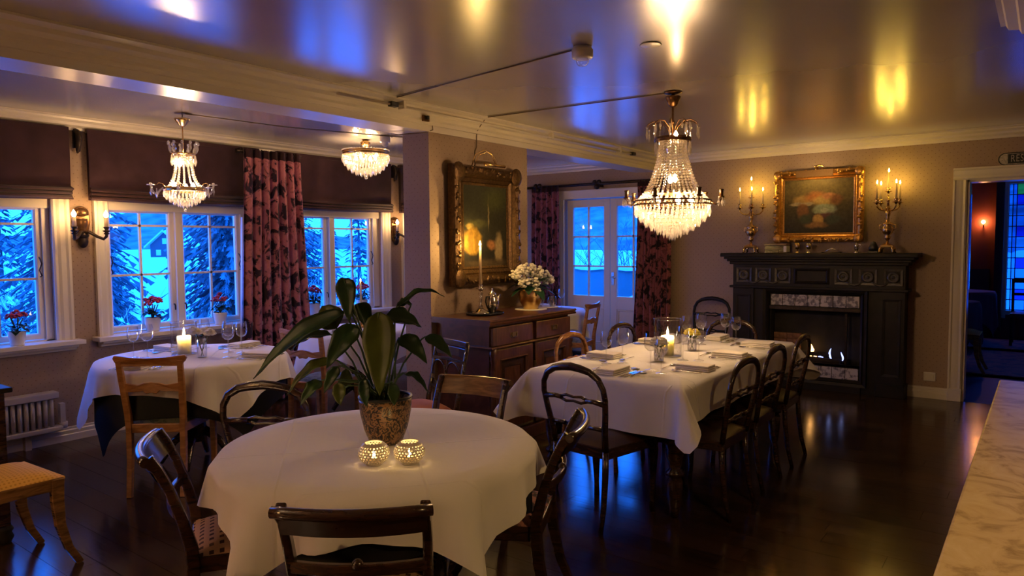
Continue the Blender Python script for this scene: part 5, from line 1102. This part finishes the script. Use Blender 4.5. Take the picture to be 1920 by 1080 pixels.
napm = MB().box(-.105,.105,-.06,.06,.001,.011).box(-.103,.103,-.058,.060,.0125,.022).box(-.101,.101,-.06,.057,.0235,.033)
napkin_m = napm.mesh('napkin', NAPKIN)
def cutl(mesh, kind, x, y, rz, z, where):
    single(kind, mesh, None, '%s, %s' % (kind, where) if False else 'silver %s %s' % (kind, where), kind, (x,y,z), rz, 'cutlery')
def setting(x, y, rz, z, where, glasses=True, gp=None):
    # local: diner sits at -y, looks +y ; napkin flat in front
    def w(lx, ly): return (x+lx*cos(rz)-ly*sin(rz), y+lx*sin(rz)+ly*cos(rz))
    o = single('napkin', napkin_m, None, 'folded cream napkin %s' % where, 'napkin', (*w(0,0),z), rz+pi/2, 'napkins', bevel=.004)
    for mesh, kind, lx, ly, a, note in ((FRK,'fork',-.105,.01,0,'outer'),(FRK,'fork',-.135,0,0,'inner'),(KNF,'knife',.10,0,0,'inner'),(KNF,'knife',.125,.0,0,'outer'),(SPN,'spoon',.152,.01,0,'soup'),(SPN,'spoon',-.01,.165,-pi/2,'dessert')):
        cutl(mesh, kind, *w(lx,ly), rz+a, z+.001, ('%s ' % note if kind != 'spoon' else ('' if note == 'soup' else 'crosswise '))+where)
z = TZ+.002
setting(-1.99,3.62,0,z,'at the round-table end of the long table')
setting(-2.31,4.08,-pi/2,z,'on the sideboard side of the long table')
setting(-2.33,4.86,-pi/2,z,'on the balcony side of the long table')
setting(-1.64,3.98,pi/2,z,'on the doorway side, nearest the round table')
setting(-1.64,4.55,pi/2,z,'in the middle of the doorway side of the long table')
setting(-1.64,5.12,pi/2,z,'on the doorway side, nearest the fire')
setting(-2.02,5.34,pi,z,'at the fireplace end of the long table')
for (x, y, s_, lb) in ((-1.84,3.80,1.0,'taller wine glass at the round-table end of the long table'),(-1.745,3.74,.9,'shorter wine glass at the round-table end of the long table'),(-2.17,3.86,.92,'shorter wine glass on the sideboard side of the long table'),(-2.10,3.94,1.0,'taller wine glass on the sideboard side of the long table'),
        (-1.83,4.24,1.0,'taller wine glass on the doorway side near the round table'),(-1.745,4.29,.92,'shorter wine glass on the doorway side near the round table'),(-2.10,4.93,.95,'shorter wine glass on the balcony side of the long table'),(-2.01,4.98,1.05,'taller wine glass on the balcony side of the long table'),
        (-1.90,5.18,1.0,'taller wine glass at the fireplace end of the long table'),(-1.80,5.12,.92,'shorter wine glass at the fireplace end of the long table')):
    wineglass(x, y, z, s_, lb, 'wine glasses on the long table')
def hurricane(x, y, z, label, R=.09, H=.245, ch=.13, cr_=.043):
    t = thing('hurricane_lamp', label+' glass cylinder', 'candle holder', (x,y,z)); part('glass', MB().lathe([(0,.004),(R,.004),(R*1.0,.02),(R*.99,H)], 32), GLASS, t); part('rim', MB().tube([(R*.99*cos(a),R*.99*sin(a),H) for a in [2*pi*k/32 for k in range(32)]], .003, 6, True), GLASS, t); part('base', MB().lathe([(0,0),(R,0),(R,.004),(0,.004)], 32), GLASS, t)
    c_ = thing('pillar_candle', label+' lit pillar candle', 'candle', (x,y,z+.005)); part('wax', MB().lathe([(0,0),(cr_,0),(cr_,ch-.005),(cr_-.004,ch),(cr_-.010,ch-.012),(cr_-.018,ch-.022),(0,ch-.026)], 24), emit_wax, c_); part('wick', MB().tube([(0,0,ch-.026),(0,0,ch-.006)], .0015, 5), BLACKP, c_); part('flame', flame4_m, None, c_, (0,0,ch-.012), (0,0,0), None, 0, 1.5)
# candle wax glowing with its own flame: strong subsurface-like translucency
emit_wax = pm('glowing_pillar_wax', (.97,.86,.62), .5); Pb = emit_wax.node_tree.nodes['Principled BSDF']
Pb.inputs['Subsurface Weight'].default_value = 1.0; Pb.inputs['Subsurface Radius'].default_value = (1,1,1); Pb.inputs['Subsurface Scale'].default_value = .05
hurricane(-1.99,4.36,z,'tall clear hurricane with')
def posy(x, y, z, label, petal, n, h, R=.03, spread=.05):
    t = thing('bud_vase', label, 'vase', (x,y,z)); part('glass', MB().lathe([(0,.003),(R,.003),(R*1.05,h*.5),(R*.9,h),(R*.86,h),(R*1.0,h*.5),(R*.94,.008),(0,.008)], 18), GLASS, t)
    R_ = random.Random(int(x*1000)); st = MB(); 
    for k in range(n):
        a = 6.28*k/n+.5; p = (spread*cos(a), spread*sin(a), h+.035+.02*R_.random()); st.tube([(.01*cos(a+3),.01*sin(a+3),.01),(p[0]*.4,p[1]*.4,h*.8),p], .0022, 5)
        fl = MB(); 
        for j in range(15): b = 2*pi*j/6+R_.random()*.3; q = (.026,.017,.006)[j//6 if j < 12 else 2]; fl.sphere((p[0]+q*cos(b), p[1]+q*sin(b), p[2]+(.0,.014,.024)[j//6 if j < 12 else 2]), (.017,.017,.012), 8, 5)
        part('blossom', fl, petal, t)
    part('stem', st, STEMM, t)
    for k in range(4): a = 1.57*k+.9; part('leaf', MB().grid(lambda u, v: ((.012+.05*v)*cos(a)-(u-.5)*.03*sin(pi*v)*sin(a), (.012+.05*v)*sin(a)+(u-.5)*.03*sin(pi*v)*cos(a), h+.01+.02*sin(2.4*v)), 2, 5), KGREEN, t)
posy(-1.945,4.135,z,'small glass vase with a cream blossom beside the pillar candle on the long table',WPETAL,2,.075,.03,.02); posy(-1.945,4.66,z,'small glass vase with a yellow blossom on the long table',YPETAL,2,.075,.03,.02)
# bay table
hurricane(-4.79,2.57,z,'bay table hurricane with',R=.085,H=.225,ch=.125,cr_=.046)
posy(-4.56,2.57,z,'tall glass vase with white blossoms on the bay table',WPETAL,4,.125,.03,.062)
for (x, y, s_, lb) in ((-4.93,2.29,.95,'wine glass on the bay table nearest the radiator'),(-4.80,2.32,1.05,'large round wine glass in front of the bay table candle'),(-4.60,2.79,1.0,'left wine glass of the pair beside the rolled napkin on the bay table'),(-4.50,2.83,1.0,'right wine glass of the pair beside the rolled napkin on the bay table'),(-4.39,2.66,1.05,'wine glass beside the white blossoms on the bay table'),(-4.98,2.83,.95,'wine glass on the window side of the bay table')): wineglass(x, y, z, s_, lb, 'wine glasses on the bay table')
setting(-4.50,2.12,RAD(40),z,'on the bay table in front of the birch chair'); setting(-4.24,2.80,RAD(115),z,'on the bay table nearest the potted plant'); setting(-5.10,2.62,RAD(-85),z,'on the bay table nearest the window'); setting(-4.78,3.03,RAD(190),z,'on the bay table nearest the rose curtain')
# far tables
taper_stick((-5.0,4.36,z), 'brass candlestick with lit taper on the table by the rose curtain', .16, .26, .011, BRASS)
setting(-4.95,4.0,RAD(15),z,'on the table by the rose curtain'); setting(-4.80,6.95,RAD(150),z,'on the table beyond the sideboard')
wineglass(-4.78,4.22,z,1.0,'wine glass on the table by the rose curtain'); wineglass(-4.5,6.95,z,1.0,'wine glass on the table beyond the sideboard')
# on the sideboard
t = single('doily', MB().lathe([(0,0),(.13,0),(.13,.002),(0,.002)], 24, sq=lambda a: 1+.03*cos(24*a)), LINEN, 'cream lace doily under the brass flower pot', 'doily', (-3.41,4.80,SZ))
t = single('doily', MB().lathe([(0,0),(.11,0),(.11,.002),(0,.002)], 24, sq=lambda a: 1+.03*cos(24*a)), LINEN, 'white doily under the two small glasses', 'doily', (-3.42,5.03,SZ))
for x, y, lb in ((-3.46,5.00,'small stemless glass on the white doily nearest the flower pot'),(-3.37,5.06,'small stemless glass at the end of the sideboard')): t = thing('tumbler', lb, 'glass', (x,y,SZ+.002)); part('bowl', tumb, None, t); part('foot', MB().lathe([(.024,0),(.024,.004),(0,.005)], 16), GLASS, t)

# ================================================================== plants
def leaf_mb(base, tip, w, sag, nrm, fold=.25, nu=6, nv=12, wav=.0):
    B, T = Vector(base), Vector(tip); d = T-B; L_ = d.length; n = Vector(nrm).normalized(); s_ = d.cross(n).normalized(); n = s_.cross(d).normalized()
    def f(u, v):
        q = (u-.5)*2; wd = w/2*(sin(pi*min(1, v**.75*.98+.02)))**.8*(1-.25*v); p = B+d*v+Vector((0,0,1))*sag*sin(pi*v)+s_*q*wd-n*fold*wd*(1-abs(q))**1+n*wav*sin(v*18)*abs(q)
        return tuple(p)
    return MB().grid(f, nu, nv)
pt = thing('potted_plant', 'large glossy-leaved plant in a black and bronze patterned pot', 'potted plant', (-1.99,1.845,TZ+.002))
POTM, nt, N, L, P = newmat('black_bronze_scroll_glaze'); P.inputs['Roughness'].default_value = .3
tc = N.new('ShaderNodeTexCoord'); nz = N.new('ShaderNodeTexNoise'); nz.inputs['Scale'].default_value = 26; nz.inputs['Detail'].default_value = 2; nz.inputs['Distortion'].default_value = 2.6; L.new(tc.outputs['Object'], nz.inputs[0]); cr = N.new('ShaderNodeValToRGB'); e = cr.color_ramp.elements
e[0].position = .44; e[0].color = (.012,.010,.010,1); e[1].position = .49; e[1].color = (.30,.17,.075,1); x_ = e.new(.57); x_.color = (.24,.13,.055,1); x_ = e.new(.61); x_.color = (.015,.012,.011,1); L.new(nz.outputs[0], cr.inputs[0]); L.new(cr.outputs[0], P.inputs['Base Color'])
part('pot', MB().lathe([(0,0),(.055,0),(.062,.006),(.083,.06),(.096,.12),(.099,.155),(.100,.175),(.094,.175),(.092,.15),(.085,.148),(0,.148)], 32), POTM, pt)
part('pot_rim', MB().tube([(.097*cos(a),.097*sin(a),.176) for a in [2*pi*k/32 for k in range(32)]], .006, 8, True), BLACKP, pt); part('soil', MB().lathe([(.09,.150),(.05,.158),(0,.16)], 20), SOOT, pt)
PXM = 1/455.0; cr_v = Vector((.8,.6,0)); fw_v = Vector((-.6,.8,0))
def PP(px, py, dep): v = cr_v*((px-722)*PXM)+fw_v*dep; return (v.x, v.y, (827-py)*PXM)
toward = Vector((.6,-.8,.25))
leaves = [ # stem end px, tip px, depth start, depth tip, width, sag, normal, material, fold
 ((716,600),(724,733),-.03,-.14,.135,.02,(.6,-.8,.35),1,.25),((652,545),(668,617),.03,-.05,.085,.03,(.6,-.8,.5),0,.3),((642,560),(662,548),.05,.10,.07,.0,(.6,-.8,.1),0,.1),((640,628),(606,592),.0,.08,.11,.01,(.6,-.8,.4),1,.15),
 ((655,600),(503,710),.0,-.05,.10,.05,(.4,-.5,.9),0,.4),((628,640),(556,668),.02,.03,.06,.03,(.3,-.4,1),0,.3),((676,622),(633,690),-.02,-.10,.10,.02,(.6,-.8,.5),0,.3),((728,606),(784,630),.0,.05,.085,.02,(.5,-.6,.8),0,.25),
 ((737,600),(822,578),.05,.10,.04,.05,(.3,-.4,1),0,.5),((748,645),(798,687),.0,-.05,.075,.025,(.55,-.7,.6),0,.3),((790,647),(838,684),.05,.03,.055,.02,(.5,-.7,.7),0,.3),((758,707),(800,736),-.02,-.06,.035,.03,(.4,-.5,.9),0,.4),
 ((636,682),(563,736),-.02,-.08,.055,.04,(.4,-.5,.9),1,.4),((618,715),(588,752),-.05,-.10,.06,.02,(.5,-.6,.8),0,.3),((648,690),(628,732),-.06,-.10,.05,.01,(.6,-.8,.4),0,.3),((650,716),(657,750),-.08,-.12,.055,.0,(.6,-.8,.4),1,.2),
 ((742,718),(746,752),-.08,-.11,.05,.0,(.6,-.8,.4),0,.2),((690,712),(700,752),-.06,-.12,.05,.0,(.6,-.8,.4),0,.25),((765,590),(738,600),.08,.05,.05,.02,(.4,-.5,.9),0,.3),((668,590),(690,640),.08,.10,.08,.02,(.5,-.7,.6),0,.3),((655,730),(650,700),-.02,.05,.06,.0,(.6,-.8,.4),1,.2)]
for i, (s_, tp, d0, d1, w, sag, nr, mt, fo) in enumerate(leaves):
    a, b = PP(*s_, d0), PP(*tp, d1); lf = part('leaf', leaf_mb(a, b, w, sag, nr, fo, wav=.004), (GREEN, GREEN2)[mt], pt); lf.modifiers.new('thick', 'SOLIDIFY').thickness = .0015
    q = Vector((random.uniform(-.045,.045), random.uniform(-.045,.045), .155)); A = Vector(a); part('stem', MB().tube([q, q*.55+A*.45+Vector((0,0,.04)), A*.9+q*.1+Vector((0,0,.015)), A], [.005,.004,.0035,.003], 6), STEMM, pt)

def kalanchoe(y, z0, label, seed, s_=1.0, hue=PINK, x=-6.0):
    R = random.Random(seed); t = thing('potted_flower', label, 'potted flower', (x,y,z0), 0, 'potted flowers on the window sills'); t.scale = (s_,)*3
    part('pot', MB().lathe([(0,0),(.042,0),(.045,.01),(.058,.095),(.060,.105),(.055,.105),(.05,.09),(0,.09)], 22), WHITEC, t)
    part('stem', (lambda m: [m.tube([(0,0,.09),(.02*cos(a),.02*sin(a),.15),(.04*cos(a),.04*sin(a),.20)], .004, 5) for a in (0,1.3,2.6,3.9,5.2)] and m)(MB()), STEMM, t)
    for k in range(16):
        a = 6.28*k/16*2.4+R.random(); ln = .05+.04*R.random(); z_ = .10+.06*R.random(); b = (.02*cos(a),.02*sin(a),z_); tip = (.02*cos(a)+ln*cos(a), .02*sin(a)+ln*sin(a), z_+R.uniform(-.035,.02)); part('leaf', leaf_mb(b, tip, .075, .02, (0,0,1), .15, 4, 6), KGREEN, t)
    for k in range(7):
        a = 6.28*k/6; rr = .045 if k < 6 else 0; m = MB(); cx_, cy_, cz_ = rr*cos(a), rr*sin(a), .205+.025*R.random()+(.03 if k == 6 else 0)
        for j in range(16): q = R.random()*6.28; h_ = R.random(); m.sphere((cx_+.026*h_*cos(q), cy_+.026*h_*sin(q), cz_+.03*(1-h_*h_)-.008), (.011,.011,.008), 6, 4)
        part('flower_cluster', m, hue, t)
    return t
SLZ = .79
kalanchoe(1.965, SLZ, 'pink kalanchoe in a white pot on the sill above the radiator', 1, x=-6.0)
kalanchoe(2.97, SLZ, 'crimson kalanchoe on the sill behind the bay table candle', 2, x=-6.03, s_=1.12); kalanchoe(3.58, SLZ, 'pink kalanchoe in a white pot on the sill beside the rose curtain', 3, x=-6.02, s_=1.05)
kalanchoe(4.62, SLZ, 'pink kalanchoe in a white pot just past the rose curtain', 4, x=-6.02, s_=1.12); kalanchoe(5.27, SLZ, 'pink kalanchoe in a white pot behind the brass candlestick', 5, x=-6.03, s_=1.1)
t = thing('tealight_cup', 'small white cup on the sill between two kalanchoes', 'cup', (-5.99,4.87,SLZ)); part('cup', MB().lathe([(0,0),(.028,0),(.034,.03),(.036,.065),(.032,.065),(.03,.03),(0,.012)], 16), WHITEC, t); part('wax', MB().lathe([(.03,.035),(0,.036)], 14), WAX, t)
# white flowers in the brass pot
t = thing('flower_pot', 'white flowering plant in a brass pot on the sideboard', 'potted flower', (-3.41,4.80,SZ+.002)); R = random.Random(5); t.scale = (1.18,)*3
part('pot', MB().lathe([(0,0),(.055,0),(.052,.01),(.075,.05),(.088,.10),(.085,.13),(.092,.14),(.085,.14),(.078,.12),(0,.12)], 26), BRASS, t)
for k in range(16): a = 6.28*k/16*1.9; ln = .10+.05*R.random(); b = (.03*cos(a),.03*sin(a),.15+.03*R.random()); part('leaf', leaf_mb(b, (b[0]+ln*cos(a), b[1]+ln*sin(a), b[2]+R.uniform(-.09,.06)), .10, .02, (0,0,1), .15, 4, 8), KGREEN, t)
pts = [(-.02,-.15,.25),(.02,-.11,.19),(-.01,-.07,.28),(.05,-.03,.19),(0,.0,.26),(.02,.06,.25),(.03,.11,.24),(-.02,.10,.27),(.04,.16,.20),(-.03,.03,.29),(.05,.0,.12)]
for (x, y, z_) in pts:
    m = MB()
    for j in range(26): u = R.uniform(-1,1); q = R.random()*6.28; s2 = sqrt(1-u*u); rr = .038; m.sphere((x+rr*s2*cos(q), y+rr*s2*sin(q), z_+rr*.8*u), (.014,.014,.009), 6, 4)
    part('flower_cluster', m, WPETAL, t)
part('stem', (lambda m: [m.tube([(0,0,.12),(x*.4,y*.4,z_*.7),(x,y,z_)], .003, 5) for x, y, z_ in pts] and m)(MB()), STEMM, t)

# pierced tealight holders
PORC = pm('white_pierced_porcelain', (.72,.66,.55), .4, transl=.04)
def pierced(x, y, label):
    t = thing('tealight_holder', label, 'candle holder', (x,y,TZ+.002)); m = MB(); nu, nv = 26, 9; vs = []; fs = []
    def P_(i, j): ph = -1.05+2.0*j/nv; r_ = .054*cos(ph*.98); return (r_*cos(2*pi*i/nu), r_*sin(2*pi*i/nu), .040+.042*sin(ph))
    # each cell is a frame around an open hole
    for j in range(nv):
        for i in range(nu):
            q = [Vector(P_(i+.5*(j % 2), j)), Vector(P_(i+1+.5*(j % 2), j)), Vector(P_(i+1+.5*(j % 2), j+1)), Vector(P_(i+.5*(j % 2), j+1))]; c_ = sum(q, Vector())/4
            if j in (0, nv-1): m.add(q, [(0,1,2,3)]); continue
            k = [c_+(v-c_)*.62 for v in q]; m.add(q+k, [(0,1,5,4),(1,2,6,5),(2,3,7,6),(3,0,4,7)])
    o = part('pierced_shell', m, PORC, t); sd = o.modifiers.new('thick', 'SOLIDIFY'); sd.thickness = .0018
    part('base', MB().lathe([(0,.0),(.028,0),(.029,.005),(0,.006)], 24), PORC, t); part('rim', MB().tube([(.0315*cos(a),.0315*sin(a),.0735) for a in [2*pi*k/28 for k in range(28)]], .0022, 6, True), PORC, t)
    c_ = thing('tealight', label.replace('pierced porcelain holder','burning tealight inside the holder'), 'candle', (x,y,TZ+.009)); part('wax', MB().lathe([(0,0),(.019,0),(.019,.014),(0,.013)], 16), WAX, c_); part('flame', flame_m, None, c_, (0,0,.013), (0,0,0), None, 0, .9)
pierced(-1.822,1.632,'white pierced porcelain holder on the radiator side below the plant pot'); pierced(-1.732,1.712,'white pierced porcelain holder on the fireplace side below the plant pot')

# ================================================================== next dining room through the doorway
RED = pm('oxblood_plaster', (.16,.035,.02), .6, var=.25, vs=3); WAINS = pm('dark_wainscot', (.02,.014,.012), .5); NX0, NX1, NY = -2.4, 2.6, 13.3
SG = ((-1.62,-.96,.53,2.22),(-.485,.25,.42,2.35))
struct('wall_far', holed_wall(MB(), 'y', NY, NY+.2, NX0, NX1, -.1, 2.7, SG), RED, 'oxblood wall of the next dining room')
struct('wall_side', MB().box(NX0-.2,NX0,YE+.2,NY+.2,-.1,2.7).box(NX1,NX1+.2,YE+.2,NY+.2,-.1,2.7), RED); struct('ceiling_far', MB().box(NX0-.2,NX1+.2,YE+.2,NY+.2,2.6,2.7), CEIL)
struct('trim_7', MB().box(-.96,-.70,NY-.05,NY,0,1.05).box(-.64,-.535,NY-.16,NY,0,2.6).box(NX0,-1.62,NY-.05,NY,0,1.05).box(.3,NX1,NY-.05,NY,0,1.05), WAINS, 'dark wainscot and pilaster'); struct('trim_8', MB().box(-.535,-.485,NY-.05,NY,.3,2.45).box(-.485,.25,NY-.05,NY,2.35,2.45).box(-.535,.30,NY-.08,NY,.36,.42), PAINT)
def tinted(name, tint): m = thin_glass(name, tint, .03, .4, .05); return m
TINTS = [tinted('pale_cathedral_glass', (.40,.52,.58)), tinted('sky_cathedral_glass', (.28,.42,.55)), tinted('violet_cathedral_glass', (.22,.16,.50)), tinted('green_yellow_glass', (.55,.60,.16))]
LEAD = pm('dark_lead_came', (.01,.01,.015), .5)
def stained(i, x0, x1, z0, z1, nx, nz_):
    w = struct('window_%d' % i, None, None, 'leaded stained glass window in blue and violet'); R = random.Random(i); m = MB()
    bw = .05; xs = [x0, x0+bw, x0+2*bw]+[x0+2*bw+(x1-x0-4*bw)*k/nx for k in range(1, nx)]+[x1-2*bw, x1-bw, x1]; zs = [z0+(z1-z0)*k/nz_ for k in range(nz_+1)]
    for a in xs: m.box(a-.006,a+.006,NY+.05,NY+.066,z0,z1)
    for c_ in zs: m.box(x0,x1,NY+.05,NY+.066,c_-.006,c_+.006)
    part('lead_came', m, LEAD, w)
    for ci, (a, b) in enumerate(zip(xs, xs[1:])):
        for ri, (c_, d_) in enumerate(zip(zs, zs[1:])):
            k = 0 if ci in (0, len(xs)-2) else (1 if ci in (1, len(xs)-3) else ((2 if (ci+ri) % 3 == 0 else (0 if R.random() < .4 else 1))))
            if ri == nz_-1 and 1 < ci < len(xs)-3: k = 3
            part('pane', MB().box(a+.006,b-.006,NY+.056,NY+.060,c_+.006,d_-.006), TINTS[k], w)
stained(5, -1.62,-.96,.53,2.22,3,11); stained(6, -.485,.25,.42,2.35,4,12)
WINE = pm('dark_wine_cloth', (.10,.05,.055), .9)
for (x, y, R_, lb) in ((-1.02,12.35,.45,'far round table with dark wine cloth in the next room'),(-1.02,10.2,.40,'nearer round table with dark wine cloth in the next room')):
    t = thing('round_table', lb, 'table', (x,y,.013)); part('pedestal', MB().lathe([(0,0),(.2,0),(.05,.05),(.04,.7),(0,.7)], 12), BLACKWOOD, t); part('tabletop', MB().lathe([(0,.70),(R_-.02,.70),(R_-.02,.735),(0,.735)], 28), BLACKWOOD, t)
    single('tablecloth', round_cloth(R_,R_+.35,.3,.745,11), WINE, lb.replace('round table with dark wine cloth','dark wine cloth hanging from the round table'), 'tablecloth', (x,y,.013))
RUG = floral('oriental_rug', (.16,.075,.05), (.03,.03,.04), 6)
single('rug', MB().box(-.75,1.6,9.45,11.5,0,.012), RUG, 'dark oriental rug nearest the doorway', 'rug'); single('rug', MB().box(-.9,1.6,11.8,12.9,0,.012), RUG, 'dark oriental rug by the stained glass', 'rug')
lad = thing('ladder_back_chair', 'dark rail-back chair in front of the stained glass', 'chair', (-.15,12.35,.016), RAD(180))
for s_ in (-1,1):
    part('back_post', MB().rail([(s_*.22,-.2,.42),(s_*.225,-.24,.92)], .035, .03, up=(0,1,0)), BLACKWOOD, lad); part('leg', MB().rail([(s_*.22,-.2,.42),(s_*.22,-.24,0)], .035, .03, up=(0,1,0)), BLACKWOOD, lad); part('leg', MB().rail([(s_*.22,.2,.42),(s_*.22,.2,0)], .035, .03, up=(0,1,0)), BLACKWOOD, lad)
for z_, h_ in ((.90,.07),(.70,.04)): part('back_rail', MB().rail([(-.22,-.235,z_),(0,-.25,z_),(.22,-.235,z_)], .02, h_), BLACKWOOD, lad)
part('seat', seat_mesh(.48,.44,-.2,.22,.45,.05,SEATD), None, lad)
o = put(reg4, -.78, 9.55, RAD(-90), 'chair with pale seat edge just inside the doorway of the next room'); o.location.z = .018
NB = emit('dim_wall_lamp', (1,.4,.12), 160)
t = thing('wall_lamp', 'small warm lamp on the oxblood wall of the next room', 'wall lamp', (-.80,NY,1.72)); part('bracket', MB().tube([(0,0,0),(0,-.06,-.02),(0,-.08,.03)], .008, 6), BRASS, t); part('bulb', MB().sphere((0,-.08,.06), .025, 8, 6), NB, t)
